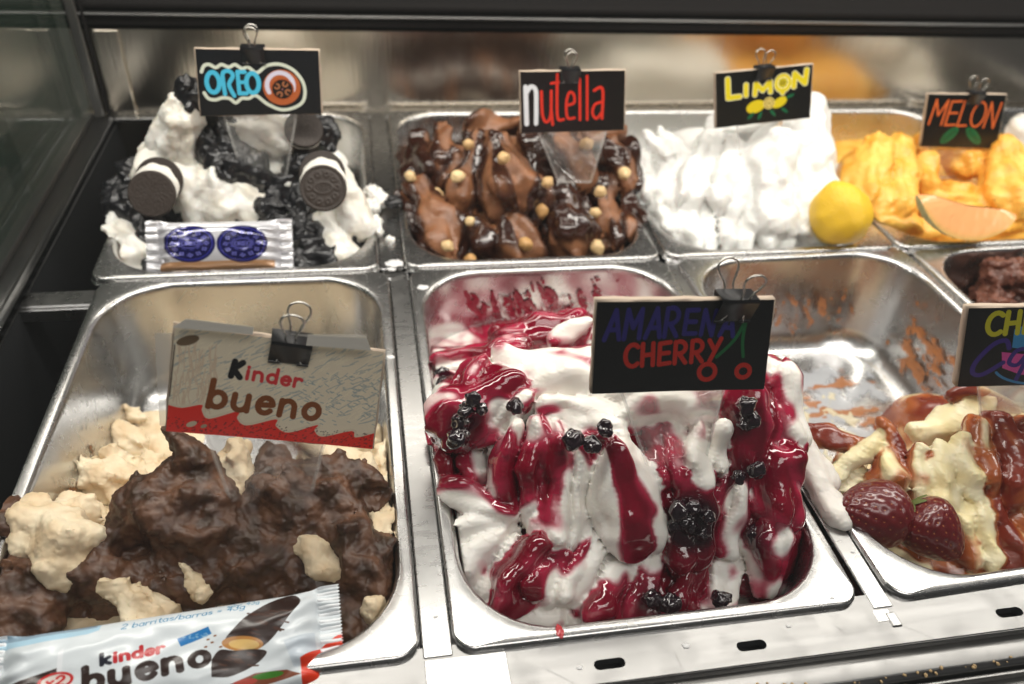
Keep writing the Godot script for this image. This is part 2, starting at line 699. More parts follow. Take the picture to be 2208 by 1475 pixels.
	func scribble(x0: float, y0: float, x1: float, y1: float, n: int, length: float, ang: float, r: float, c: Color, sd: int) -> void:
		var rng := RandomNumberGenerator.new()
		rng.seed = sd
		for i in n:
			var p := Vector2(rng.randf_range(x0, x1), rng.randf_range(y0, y1))
			var d := Vector2.RIGHT.rotated(deg_to_rad(ang + rng.randf_range(-14, 14))) * length * rng.randf_range(0.4, 1.0)
			line([p, p + d * 0.5 + d.orthogonal() * rng.randf_range(-0.08, 0.08), p + d], r, c)
	func done() -> ImageTexture:
		im.resize(int(im.get_width() / s), int(im.get_height() / s), Image.INTERPOLATE_LANCZOS)
		return ImageTexture.create_from_image(im)

func sc(r: float, g: float, b: float) -> Color: return Color(r, g, b)

func art_cookie_sign() -> ImageTexture:
	var a := Art.new(512, 280, sc(.06, .075, .1))
	var cream := sc(.86, .89, .82)
	var top := [Vector2(18, 92), Vector2(30, 68), Vector2(52, 62), Vector2(78, 74), Vector2(102, 62), Vector2(132, 72), Vector2(158, 62), Vector2(186, 78), Vector2(212, 72), Vector2(246, 96), Vector2(290, 66), Vector2(345, 60), Vector2(400, 84), Vector2(436, 130), Vector2(446, 180), Vector2(432, 226), Vector2(390, 252), Vector2(338, 258), Vector2(282, 232), Vector2(236, 194), Vector2(206, 206), Vector2(176, 206), Vector2(150, 224), Vector2(126, 206), Vector2(96, 202), Vector2(66, 210), Vector2(38, 204), Vector2(22, 180)]
	a.line(catmull2(top), 7.5, cream)
	var blue := sc(.3, .76, .9)
	a.ring(62, 136, 26, 42, 10, blue)
	a.line(catmull2([Vector2(108, 186), Vector2(104, 130), Vector2(106, 96), Vector2(130, 88), Vector2(146, 108), Vector2(128, 142), Vector2(134, 168), Vector2(146, 194)]), 9, blue)
	a.line([Vector2(196, 92), Vector2(166, 92), Vector2(168, 184), Vector2(198, 184)], 9, blue)
	a.line([Vector2(168, 136), Vector2(192, 136)], 8, blue)
	a.ring(226, 140, 26, 42, 10, blue)
	a.disc(348, 160, 80, 78, sc(.72, .38, .2))
	a.ring(342, 152, 56, 56, 10, sc(.86, .85, .92), 150, 380)
	a.disc(350, 168, 50, 48, sc(.68, .34, .17))
	a.disc(350, 168, 43, 42, sc(.1, .07, .07))
	for k in 4:
		var t := k * 90.0 - 60.0
		var p := Vector2(350, 168) + Vector2(26, 0).rotated(deg_to_rad(t))
		a.ring(p.x, p.y, 10, 10, 4, sc(.66, .42, .28), t + 60, t + 300)
	a.disc(350, 168, 4, 4, sc(.6, .4, .42))
	a.scribble(10, 10, 500, 60, 14, 20, -30, .7, sc(.16, .18, .24), 3)
	return a.done()

func catmull2(p: Array) -> Array: return catmull(p, 6)

func art_hazelnut_sign() -> ImageTexture:
	var a := Art.new(512, 290, sc(.055, .055, .06))
	var red := sc(.86, .2, .13)
	a.line([Vector2(24, 70), Vector2(26, 244)], 12, sc(.9, .92, .94))
	a.line(catmull2([Vector2(30, 92), Vector2(50, 68), Vector2(72, 84), Vector2(74, 150), Vector2(72, 244)]), 11, sc(.9, .92, .94))
	a.line(catmull2([Vector2(100, 92), Vector2(104, 200), Vector2(122, 238), Vector2(144, 206), Vector2(148, 90)]), 7.5, red)
	a.line([Vector2(148, 180), Vector2(154, 252)], 7, red)
	a.line(catmull2([Vector2(178, 14), Vector2(176, 130), Vector2(180, 222), Vector2(208, 228)]), 7.5, red)
	a.line([Vector2(148, 54), Vector2(206, 46)], 6.5, red)
	a.line(catmull2([Vector2(222, 160), Vector2(260, 148), Vector2(258, 108), Vector2(236, 100), Vector2(222, 150), Vector2(228, 220), Vector2(262, 222)]), 7, red)
	a.line([Vector2(288, 38), Vector2(290, 232)], 7, red)
	a.line([Vector2(324, 24), Vector2(326, 232)], 7, red)
	a.line(catmull2([Vector2(360, 92), Vector2(392, 78), Vector2(404, 110), Vector2(400, 228)]), 7.5, red)
	a.line(catmull2([Vector2(398, 148), Vector2(364, 160), Vector2(352, 200), Vector2(372, 228), Vector2(398, 200)]), 7, red)
	return a.done()

func art_lemon_sign() -> ImageTexture:
	var a := Art.new(512, 290, sc(.055, .06, .06))
	for pass_ in 2:
		var c := sc(.93, .93, .8) if pass_ == 0 else sc(.9, .83, .12)
		var g := 3.5 if pass_ == 0 else 0.0
		a.line([Vector2(62, 36), Vector2(64, 134), Vector2(124, 132)], 13 + g, c)
		a.line([Vector2(158, 74), Vector2(158, 128)], 12 + g, c)
		a.line([Vector2(206, 130), Vector2(210, 72), Vector2(248, 112), Vector2(286, 66), Vector2(290, 124)], 12 + g, c)
		a.line([Vector2(416, 108), Vector2(418, 40), Vector2(476, 96), Vector2(482, 26)], 13 + g, c)
		a.disc(356, 84, 46 + g, 50 + g, c)
		a.disc(356, 134, 12 + g, 14 + g, c)
	a.ring(356, 82, 27, 29, 3, sc(.97, .95, .7))
	for k in 8:
		var d := Vector2(24, 0).rotated(k * TAU / 8)
		a.line([Vector2(356, 82) + d * 0.25, Vector2(356, 82) + d], 1.8, sc(.1, .1, .06))
	a.disc(212, 196, 52, 34, sc(.88, .79, .1), -.25)
	a.disc(342, 186, 44, 26, sc(.88, .8, .1), -.5)
	a.disc(284, 184, 31, 33, sc(.9, .83, .5))
	a.ring(284, 184, 22, 24, 2.5, sc(.62, .5, .12))
	for k in 6: a.line([Vector2(284, 184), Vector2(284, 184) + Vector2(20, 0).rotated(k * TAU / 6)], 1.6, sc(.6, .5, .14))
	for l in [[186, 244, -.8], [236, 248, -1.2], [306, 240, .9], [370, 232, .7], [398, 158, -.4]]: a.disc(l[0], l[1], 24, 9, sc(.06, .38, .24), l[2])
	return a.done()

func art_melon_sign() -> ImageTexture:
	var a := Art.new(512, 320, sc(.055, .06, .065))
	var c := sc(.86, .42, .2)
	a.text("MELON", 34, 32, 148, 6.5, c, .78, .12, 2.0, 7.0)
	for k in [[180, 246, -.75], [342, 246, .72]]:
		a.disc(k[0], k[1], 70, 30, sc(.07, .42, .25), k[2])
		for j in 4: a.line([Vector2(k[0], k[1]) + Vector2(-54, -12 + j * 8).rotated(k[2]), Vector2(k[0], k[1]) + Vector2(50, -10 + j * 7).rotated(k[2])], 1.5, sc(.03, .16, .1))
	return a.done()

func art_cherry_sign() -> ImageTexture:
	var a := Art.new(640, 330, sc(.05, .05, .058))
	var blue := sc(.17, .14, .44)
	var red := sc(.73, .15, .1)
	a.text("AMAR", 28, 30, 100, 8.5, blue, .74, .1, -2.0, 10.0)
	a.text("ENA", 322, 28, 86, 8.5, blue, .84, 0.0, 4.0, 15.0)
	a.text("CHERRY", 108, 150, 80, 8.5, red, .84, 0.02, -2.5, 13.0)
	a.ring(416, 258, 30, 30, 9, red)
	a.ring(552, 258, 25, 24, 9, red)
	var green := sc(.08, .39, .2)
	a.dot(555, 22, 12, green)
	a.line(catmull2([Vector2(555, 22), Vector2(540, 70), Vector2(506, 140), Vector2(446, 202)]), 6.5, green)
	a.line(catmull2([Vector2(552, 24), Vector2(540, 90), Vector2(538, 150), Vector2(546, 202)]), 6.5, green)
	return a.done()

func art_cake_sign() -> ImageTexture:
	var a := Art.new(640, 330, sc(.05, .05, .055))
	a.fill([Vector2(176, 92), Vector2(196, 76), Vector2(330, 70), Vector2(420, 78), Vector2(430, 160), Vector2(380, 150), Vector2(350, 176), Vector2(300, 150), Vector2(250, 178), Vector2(176, 162)], sc(.2, .52, .72))
	a.scribble(176, 80, 420, 150, 60, 26, -40, 1.3, sc(.3, .62, .8), 5)
	a.fill([Vector2(140, 180), Vector2(240, 194), Vector2(330, 176), Vector2(440, 186), Vector2(420, 262), Vector2(330, 286), Vector2(220, 282), Vector2(150, 250)], sc(.8, .28, .58))
	a.ring(290, 240, 170, 86, 5.5, sc(.2, .5, .7), 20, 160)
	a.text("CHEESE", 70, 22, 86, 10, sc(.74, .72, .1), .9, .1, -3.0, 14.0)
	a.line(catmull2([Vector2(166, 164), Vector2(150, 132), Vector2(104, 150), Vector2(52, 220), Vector2(46, 268), Vector2(82, 276), Vector2(150, 226)]), 9.5, sc(.22, .13, .48))
	a.line(catmull2([Vector2(250, 166), Vector2(196, 176), Vector2(172, 226), Vector2(206, 236), Vector2(246, 172), Vector2(226, 240), Vector2(206, 302)]), 8.5, sc(.22, .13, .48))
	a.line([Vector2(318, 120), Vector2(284, 250)], 8.5, sc(.22, .13, .48))
	a.line(catmull2([Vector2(290, 214), Vector2(340, 180), Vector2(330, 210), Vector2(300, 222), Vector2(330, 262)]), 7.5, sc(.22, .13, .48))
	a.text("e", 370, 150, 110, 8, sc(.22, .13, .48), 1.0, .15)
	return a.done()

func art_bar_sign() -> ImageTexture:
	var a := Art.new(640, 340, sc(.93, .88, .78))
	a.scribble(-10, -10, 640, 270, 260, 60, -32, 1.2, sc(.7, .72, .7), 11)
	a.scribble(-10, -10, 640, 250, 300, 40, -38, 1.8, sc(.96, .91, .8), 12)
	a.scribble(380, 90, 640, 270, 130, 16, 20, 1.2, sc(.6, .66, .67), 13)
	a.scribble(10, 40, 130, 220, 80, 70, 88, 1.6, sc(.88, .79, .68), 14)
	a.disc(40, 40, 34, 14, sc(.46, .38, .28), -.4)
	a.line([Vector2(4, 60), Vector2(2, 220)], 2.0, sc(.3, .25, .2))
	var wave := []
	var tops := [[0, 262], [40, 268], [96, 252], [98, 272], [122, 298], [206, 264], [204, 290], [236, 312], [322, 282], [324, 306], [366, 326], [452, 290], [446, 310], [474, 330], [566, 300], [580, 322], [640, 300]]
	for p in tops: wave.append(Vector2(p[0], p[1] - 12.0 - p[0] * 0.012))
	var edge := catmull(wave, 5)
	a.line(edge, 9, sc(.9, .84, .74))
	a.fill(edge + [Vector2(640, 341), Vector2(0, 341)], sc(.93, .15, .08))
	a.scribble(0, 285, 640, 338, 260, 5, -30, 1.0, sc(.16, .05, .04), 15)
	a.disc(72, 308, 17, 9, sc(.8, .74, .63), -.5)
	a.disc(108, 312, 10, 6, sc(.66, .6, .5), -.5)
	a.text("K", 176, 86, 48, 9.5, sc(.06, .05, .06), 1.0, .12, 3.0)
	a.text("inder", 224, 92, 46, 5.6, sc(.86, .2, .22), 1.12, .04, 3.5, 8.0)
	a.text("bueno", 118, 154, 88, 9.5, sc(.52, .27, .06), .98, .08, 2.0, 16.0)
	return a.done()

# the white bar wrapper, laid out flat
func art_bar_wrapper() -> ImageTexture:
	var a := Art.new(1024, 420, sc(.85, .88, .9))
	var choc := sc(.16, .085, .06)
	a.fill([Vector2(0, 0), Vector2(330, 0), Vector2(330, 36), Vector2(300, 48), Vector2(0, 60)], sc(.68, .82, .9))
	a.fill([Vector2(0, 0), Vector2(320, 0), Vector2(320, 20), Vector2(0, 30)], sc(.56, .66, .74))
	a.text("2 barritas/barras = 43g", 392, 26, 25, 1.6, sc(.2, .5, .68), 1.0, .12, -1.0, 2.0)
	a.text("x2 = 43g", 690, 8, 18, 1.2, sc(.3, .56, .7), 1.0, .1, 0.0, 2.0)
	a.fill([Vector2(50, 222), Vector2(232, 176), Vector2(232, 420), Vector2(110, 420)], choc)
	a.scribble(90, 270, 220, 400, 26, 46, -70, 3.0, sc(.24, .13, .09), 4)
	a.fill([Vector2(232, 110), Vector2(246, 96), Vector2(246, 420), Vector2(232, 420)], sc(.9, .92, .94))
	a.ring(232, 226, 42, 30, 4.5, sc(.75, .1, .1))
	a.disc(232, 226, 37, 25, sc(.84, .8, .78))
	a.text("x2", 208, 208, 36, 4.2, sc(.75, .1, .1), 1.0, .1, 0.0, 4.0)
	a.text("k", 350, 150, 46, 7, sc(.09, .1, .16), 1.0, 0.0, -4.0)
	a.text("inder", 386, 147, 46, 6.2, sc(.72, .1, .14), .88, 0.0, -4.0, 6.0)
	a.text("bueno", 306, 196, 96, 11.5, choc, .86, .02, -5.0, 17.0)
	a.fill([Vector2(552, 134), Vector2(640, 104), Vector2(650, 138), Vector2(564, 170)], sc(.12, .46, .72))
	a.scribble(566, 128, 634, 144, 18, 8, 0, 1.6, sc(.55, .72, .84), 6)
	a.fill(catmull2([Vector2(690, 168), Vector2(740, 96), Vector2(800, 40), Vector2(878, 6), Vector2(908, 50), Vector2(872, 120), Vector2(812, 214), Vector2(760, 236), Vector2(700, 214)]), choc)
	a.scribble(750, 70, 850, 170, 18, 34, 30, 3.2, sc(.27, .15, .1), 8)
	a.disc(738, 202, 62, 30, sc(.72, .5, .24), .35)
	a.disc(742, 206, 46, 20, sc(.86, .72, .45), .35)
	a.fill(catmull2([Vector2(650, 246), Vector2(674, 212), Vector2(716, 226), Vector2(770, 232), Vector2(806, 254), Vector2(770, 296), Vector2(704, 326), Vector2(650, 316)]), choc)
	a.scribble(672, 236, 760, 296, 12, 30, 25, 3.0, sc(.29, .17, .11), 9)
	a.fill([Vector2(700, 356), Vector2(770, 330), Vector2(860, 336), Vector2(900, 362), Vector2(800, 380), Vector2(700, 380)], sc(.5, .26, .16))
	a.disc(806, 346, 44, 13, sc(.25, .5, .14))
	a.disc(742, 358, 34, 13, sc(.72, .26, .2))
	for p in [[640, 160], [652, 176], [634, 190], [660, 150], [676, 200]]: a.disc(p[0], p[1], 5, 4, sc(.5, .3, .14))
	a.fill([Vector2(856, 220), Vector2(944, 190), Vector2(950, 330), Vector2(880, 330)], sc(.78, .82, .86))
	a.fill([Vector2(900, 300), Vector2(1024, 200), Vector2(1024, 420), Vector2(900, 420)], sc(.84, .2, .06))
	return a.done()

func art_cookie_pack() -> ImageTexture:
	var a := Art.new(640, 300, sc(.74, .74, .76))
	a.fill([Vector2(0, 0), Vector2(640, 0), Vector2(640, 40), Vector2(0, 40)], sc(.9, .9, .92))
	a.fill([Vector2(60, 250), Vector2(560, 250), Vector2(560, 300), Vector2(60, 300)], sc(.66, .5, .36))
	for c in [[196, 140], [424, 148]]:
		var rim := sc(.045, .04, .24)
		a.disc(c[0], c[1], 112, 116, rim)
		for k in 56: a.line([Vector2(c[0], c[1]) + Vector2(104, 0).rotated(k * TAU / 56), Vector2(c[0], c[1]) + Vector2(111, 0).rotated(k * TAU / 56)], 1.2, sc(.2, .2, .6))
		a.ring(c[0], c[1], 98, 100, 2.4, sc(.2, .2, .58))
		a.disc(c[0], c[1], 94, 96, sc(.05, .045, .28))
		for k in 12:
			var p := Vector2(c[0], c[1]) + Vector2(72, 0).rotated(k * TAU / 12)
			for j in 4:
				var q := p + Vector2(8, 0).rotated(j * TAU / 4 + k)
				a.dot(q.x, q.y, 5, sc(.4, .4, .68))
		a.ring(c[0], c[1], 46, 30, 2.6, sc(.36, .36, .66))
		a.text("OREO", c[0] - 34, c[1] - 11, 22, 2.4, sc(.4, .4, .7), 1.0, 0.0, 0.0, 2.0)
		for k in 10: a.ring(c[0], c[1], 54, 40, 1.8, sc(.3, .3, .62), k * 36.0, k * 36.0 + 18.0)
	return a.done()

# ------------------------------------------------------------------ pieces of the case
func steel(lum: float, rough: float, sd: int, sx := 1.0, sy := 0.05, tint := Color.WHITE, wear := 0.14) -> StandardMaterial3D:
	var m := mat(Color(lum, lum * 0.995, lum * 0.985) * tint, 1.0, 1.0)
	# brushed grain, cloudy wipe marks, a few scratches
	var n := noise(0.06, sd, 4)
	var cloud := noise(0.012, sd + 3, 4)
	var size := 512
	var im := Image.create(size, size, false, Image.FORMAT_L8)
	for y in size:
		for x in size:
			var t := 0.07 * n.get_noise_2d(x * sx, y * sy) + wear * maxf(0.0, cloud.get_noise_2d(x, y))
			im.set_pixel(x, y, Color.from_hsv(0, 0, clampf(rough * (1.0 + t * 1.6), 0.02, 1.0)))
	var rng := RandomNumberGenerator.new()
	rng.seed = sd
	for k in int(160 * wear):
		var p := Vector2(rng.randf() * size, rng.randf() * size)
		var d := Vector2.RIGHT.rotated(rng.randf() * TAU) * rng.randf_range(0.3, 1.0)
		for q in rng.randi_range(10, 60): im.set_pixelv(Vector2i(posmod(int(p.x + d.x * q), size), posmod(int(p.y + d.y * q), size)), Color.from_hsv(0, 0, minf(1.0, rough * 1.4)))
	m.roughness_texture = ImageTexture.create_from_image(im)
	m.heightmap_enabled = true
	m.heightmap_texture = noise_tex(0.22, sd + 1, 0.3, 0.7, 256, sx, sy)
	m.heightmap_scale = 0.0005
	m.uv1_triplanar = true
	m.uv1_scale = Vector3(7, 7, 7)
	m.cull_mode = BaseMaterial3D.CULL_DISABLED
	return m

func pan(label: String, x0: float, x1: float, z0: float, z1: float, y: float, depth: float, turn := 0.0) -> Node3D:
	var t := thing("steel_pan", label, "pan", Vector3(x0, y, z1), "gelato pans set in the case")
	t.rotation.y = turn
	var w := x1 - x0
	var l := z1 - z0
	var key := "%.1f %.1f %.1f" % [w, l, depth]
	if not proto.has(key):
		var loops := []
		for p in [[-0.6, -5.2, 9.0], [-0.6, -4.2, 9.0], [0.0, -4.0, 9.0], [0.3, -3.0, 9.0], [0.2, -1.6, 9.0], [0.7, -0.6, 8.7], [1.5, 0.0, 8.3], [4.2, 0.0, 30.0], [5.0, -0.1, 37.0], [5.7, -0.5, 37.0], [6.4, -1.3, 36.5], [6.9, -2.5, 36.0], [7.2, -4.5, 36.0], [8.2, -14, 35.5], [10.6, -depth * 0.5, 34.0], [12.0, -depth + 17, 33.0], [13.6, -depth + 10, 33.0], [17.0, -depth + 4.5, 32.0], [22.0, -depth + 1.3, 30.0], [29.0, -depth + 0.1, 27.0], [40.0, -depth - 0.2, 20.0]]:
			loops.append(round_rect(p[0], w - p[0], -l + p[0], -p[0], p[1], p[2]))
		proto[key] = skin(loops)
	put("basin", proto[key], M.pan, t)
	return t

# a thin smear stuck to a surface: a sheet at o spanned by u and w that stands proud where the noise says so
func smear(o: Vector3, u: Vector3, w: Vector3, n: FastNoiseLite, sx: float, sy: float, bias: float, thick: float, cells: int, cover := 0.9) -> ArrayMesh:
	var col := PackedColorArray()
	var v := PackedVector3Array()
	var idx := PackedInt32Array()
	var nrm := u.cross(w).normalized()
	var rows := int(cells * w.length() / u.length()) + 2
	var keep := PackedFloat32Array()
	for j in rows + 1:
		for i in cells + 1:
			var a := float(i) / cells
			var b := float(j) / rows
			var p := o + u * a + w * b
			var edge := minf(minf(a, 1 - a), minf(b, 1 - b))
			var m := n.get_noise_2d(a * u.length() * sx, b * w.length() * sy) + bias - 0.6 * clampf(1.0 - edge * 3.5, 0, 1)
			m += 0.25 * n.get_noise_2d(a * u.length() * 3.1, b * w.length() * 3.1 + 50.0)
			col.append(Color(1, 1, 1, cover * smoothstep(0.0, 0.3, m)))
			keep.append(m)
			v.append(p + nrm * (0.15 + thick * clampf(m * 3.0, 0.0, 1.4)))
	for j in rows:
		for i in cells:
			var q := j * (cells + 1) + i
			if maxf(maxf(keep[q], keep[q + 1]), maxf(keep[q + cells + 1], keep[q + cells + 2])) <= 0.0: continue
			for k in [q, q + cells + 2, q + 1, q, q + cells + 1, q + cells + 2]: idx.append(k)
	if idx.is_empty(): idx = PackedInt32Array([0, 1, cells + 2])
	var fn := face_normals(v, idx)
	if fn[idx[0]].dot(nrm) < 0.0:
		for t in range(0, idx.size(), 3):
			var s := idx[t]
			idx[t] = idx[t + 1]
			idx[t + 1] = s
		fn = face_normals(v, idx)
	return raw(v, fn, idx, null, col)

# ------------------------------------------------------------------ signs
# a card with corners bl, br, tr, tl (mm), its backing, and the clear stake that carries it
func sign_board(label: String, c: Array, tex: Texture2D, thick: float, stake: Array, border := 0.02, ragged := true) -> Node3D:
	var bl: Vector3 = c[0]
	var t := thing("gelato_sign", label, "sign", bl, "flavour signs standing in the gelato")
	var r: Vector3 = (c[1] - c[0] + c[2] - c[3]) / 2.0
	var back := r.cross(c[3] - c[0]).normalized() * -thick
	var rng := RandomNumberGenerator.new()
	rng.seed = label.length() * 7 + 3
	# the board: an outline with slightly worn edges
	var outline := []
	for e in 4:
		var a: Vector3 = c[e] - bl
		var b: Vector3 = c[(e + 1) % 4] - bl
		for k in 10:
			var p := a.lerp(b, k / 10.0)
			if ragged and k > 0: p += Vector3(rng.randf_range(-0.3, 0.3), rng.randf_range(-0.35, 0.35), 0)
			outline.append(p)
	var st := SurfaceTool.new()
	st.begin(Mesh.PRIMITIVE_TRIANGLES)
	var mid := Vector3.ZERO
	for p in outline: mid += p / outline.size()
	for i in outline.size():
		var a: Vector3 = outline[i]
		var b: Vector3 = outline[(i + 1) % outline.size()]
		tri(st, mid, a, b, -back)
		tri(st, mid + back, a + back, b + back, back)
		quad(st, a, b, b + back, a + back, (a + b) / 2.0 - mid)
	st.generate_normals()
	put("backing", st.commit(), M.cardboard, t)
	# the printed sheet on it
	var q := []
	var pull := border
	for p in c: q.append((p - bl).lerp(mid, pull) - back.normalized() * 0.35)
	var v := PackedVector3Array()
	var n := PackedVector3Array()
	var uv := PackedVector2Array()
	var idx := PackedInt32Array()
	for j in 9:
		for i in 13:
			var a := i / 12.0
			var b := j / 8.0
			v.append(q[3].lerp(q[2], a).lerp(q[0].lerp(q[1], a), b) - back.normalized() * (0.25 * sin(a * 5.0 + b * 2.0) + 0.25))
			n.append(-back.normalized())
			uv.append(Vector2(a, b))
	for j in 8:
		for i in 12:
			var k := j * 13 + i
			for e in [k, k + 1, k + 14, k, k + 14, k + 13]: idx.append(e)
	var m := mat(Color.WHITE, 0.32)
	m.albedo_texture = tex
	put("printed_card", build(v, n, idx, uv), m, t)
	# the stake: a tapered clear sheet, corners top left, top right, bottom right, bottom left
	var ss := SurfaceTool.new()
	ss.begin(Mesh.PRIMITIVE_TRIANGLES)
	var off := back.normalized() * (thick * 0.5 + 0.2)
	var th := back.normalized() * 1.3
	var s := []
	for p in stake: s.append(p - bl + off)
	quad(ss, s[0], s[1], s[2], s[3], -th)
	quad(ss, s[0] + th, s[1] + th, s[2] + th, s[3] + th, th)
	var sm: Vector3 = (s[0] + s[1] + s[2] + s[3]) / 4.0
	for e in 4: quad(ss, s[e], s[(e + 1) % 4], s[(e + 1) % 4] + th, s[e] + th, (s[e] + s[(e + 1) % 4]) / 2.0 - sm)
	ss.generate_normals()
	var stake_o := put("stake", ss.commit(), M.stake, t)
	var edge_glints := SurfaceTool.new()  # pale tubes standing for light caught along the stake edges
	edge_glints.begin(Mesh.PRIMITIVE_TRIANGLES)
	for e in [[0, 3], [1, 2], [3, 2]]: edge_glints.append_from(tube([s[e[0]] + th * 0.5, s[e[1]] + th * 0.5], 0.75, 8), 0, Transform3D())
	put("edge_glint", edge_glints.commit(), M.stake_edge_glint, stake_o)
	return t

# a black binder clip biting the board edge at p; r runs along the edge, u up, f to the front
func binder_clip(label: String, p: Vector3, r: Vector3, u: Vector3, size: float, lean_back := 0.35, lean_front := 0.1, shift := 0.0) -> Node3D:
	r = r.normalized()
	var f := r.cross(u).normalized()
	u = f.cross(r).normalized()
	var t := thing("binder_clip", label, "clip", p, "binder clips on the signs")
	t.basis = Basis(r, u, f)
	var w := size * 0.5
	var hgt := size * 0.62
	if not proto.has("clip"):
		var st := SurfaceTool.new()
		st.begin(Mesh.PRIMITIVE_TRIANGLES)
		# a folded spring-steel sheet: back, top and front leaf, with rolled lips
		var prof := [Vector2(-0.06, -0.62), Vector2(-0.3, 0.06), Vector2(-0.28, 0.12), Vector2(0.28, 0.12), Vector2(0.3, 0.06), Vector2(0.07, -0.62)]
		for i in 5:
			var a: Vector2 = prof[i] * 20.0
			var b: Vector2 = prof[i + 1] * 20.0
			var d := (b - a).normalized()
			var nn := Vector3(0, -d.x, d.y) * 0.35 if i != 99 else Vector3.ZERO
			for s in [1.0, -1.0]:
				quad(st, Vector3(-10, a.y, a.x) + nn * s, Vector3(10, a.y, a.x) + nn * s, Vector3(10, b.y, b.x) + nn * s, Vector3(-10, b.y, b.x) + nn * s, nn * s)
			for s in [-10.0, 10.0]:
				quad(st, Vector3(s, a.y, a.x) + nn, Vector3(s, b.y, b.x) + nn, Vector3(s, b.y, b.x) - nn, Vector3(s, a.y, a.x) - nn, Vector3(s, 0, 0))
		st.generate_normals()
		proto["clip"] = st.commit()
		var lip := SurfaceTool.new()
		lip.begin(Mesh.PRIMITIVE_TRIANGLES)
		for z in [1.7, -1.5]:
			for s in [[-9.9, -4.2], [4.2, 9.9]]: lip.append_from(tube([Vector3(s[0], -12.4, z), Vector3(s[1], -12.4, z)], 0.85, 10), 0, Transform3D())
		proto["clip_lip"] = lip.commit()
		var c := [Vector3(-6.6, -12.4, 0), Vector3(-4.0, -6, 0), Vector3(-2.6, 1, 0), Vector3(-2.5, 6, 0), Vector3(-4.4, 10.5, 0), Vector3(-5.6, 14, 0), Vector3(-4.8, 17.2, 0), Vector3(-2.4, 19.0, 0), Vector3(0, 19.5, 0), Vector3(2.4, 19.0, 0), Vector3(4.8, 17.2, 0), Vector3(5.6, 14, 0), Vector3(4.4, 10.5, 0), Vector3(2.5, 6, 0), Vector3(2.6, 1, 0), Vector3(4.0, -6, 0), Vector3(6.6, -12.4, 0)]
		proto["clip_wire"] = tube(catmull(c, 5), 0.62, 8)
	var k := size / 20.0
	var body := put("body", proto["clip"], M.clip, t)
	body.scale = Vector3.ONE * k
	var lips := put("lips", proto["clip_lip"], M.clip, body)
	var i := 0
	for s in [[1.7, lean_front, -shift], [-1.5, -lean_back, shift]]:
		var wire := put("handle", proto["clip_wire"], M.wire, t)
		wire.scale = Vector3.ONE * k
		var piv := Vector3(0, -12.4, s[0]) * k
		var b := Basis(Vector3.RIGHT, s[1]) * Basis(Vector3.BACK, s[2])
		wire.basis = b.scaled(Vector3.ONE * k)
		wire.position = (piv - b * (Vector3(0, -12.4, 0) * k)) * MM
		i += 1
	return t

# ------------------------------------------------------------------ toppings
func lump(rad: Vector3, sd: int, amp: float, freq: float, rings := 14, sides := 20, point := 0.0) -> ArrayMesh:
	var n := noise(freq, sd, 2)
	var v := PackedVector3Array()
	var idx := PackedInt32Array()
	for j in rings + 1:
		var th := PI * j / rings
		for i in sides:
			var ph := TAU * i / sides
			var d := Vector3(sin(th) * cos(ph), cos(th), sin(th) * sin(ph))
			var r := 1.0 + amp * n.get_noise_3dv(d * 10.0)
			r += point * pow(maxf(0.0, d.y), 10.0)
			v.append(d * rad * r)
	for j in rings:
		for i in sides:
			var a := j * sides + i
			var b := j * sides + (i + 1) % sides
			for q in [a, b, b + sides, a, b + sides, a + sides]: idx.append(q)
	var nn := face_normals(v, idx)
	if nn[sides * (rings / 2)].dot(v[sides * (rings / 2)]) < 0.0:
		for t in range(0, idx.size(), 3):
			var s := idx[t]
			idx[t] = idx[t + 1]
			idx[t + 1] = s
		nn = face_normals(v, idx)
	nn[0] = Vector3.UP
	for i in sides:
		nn[i] = Vector3.UP
		nn[rings * sides + i] = Vector3.DOWN
	return raw(v, nn, idx)

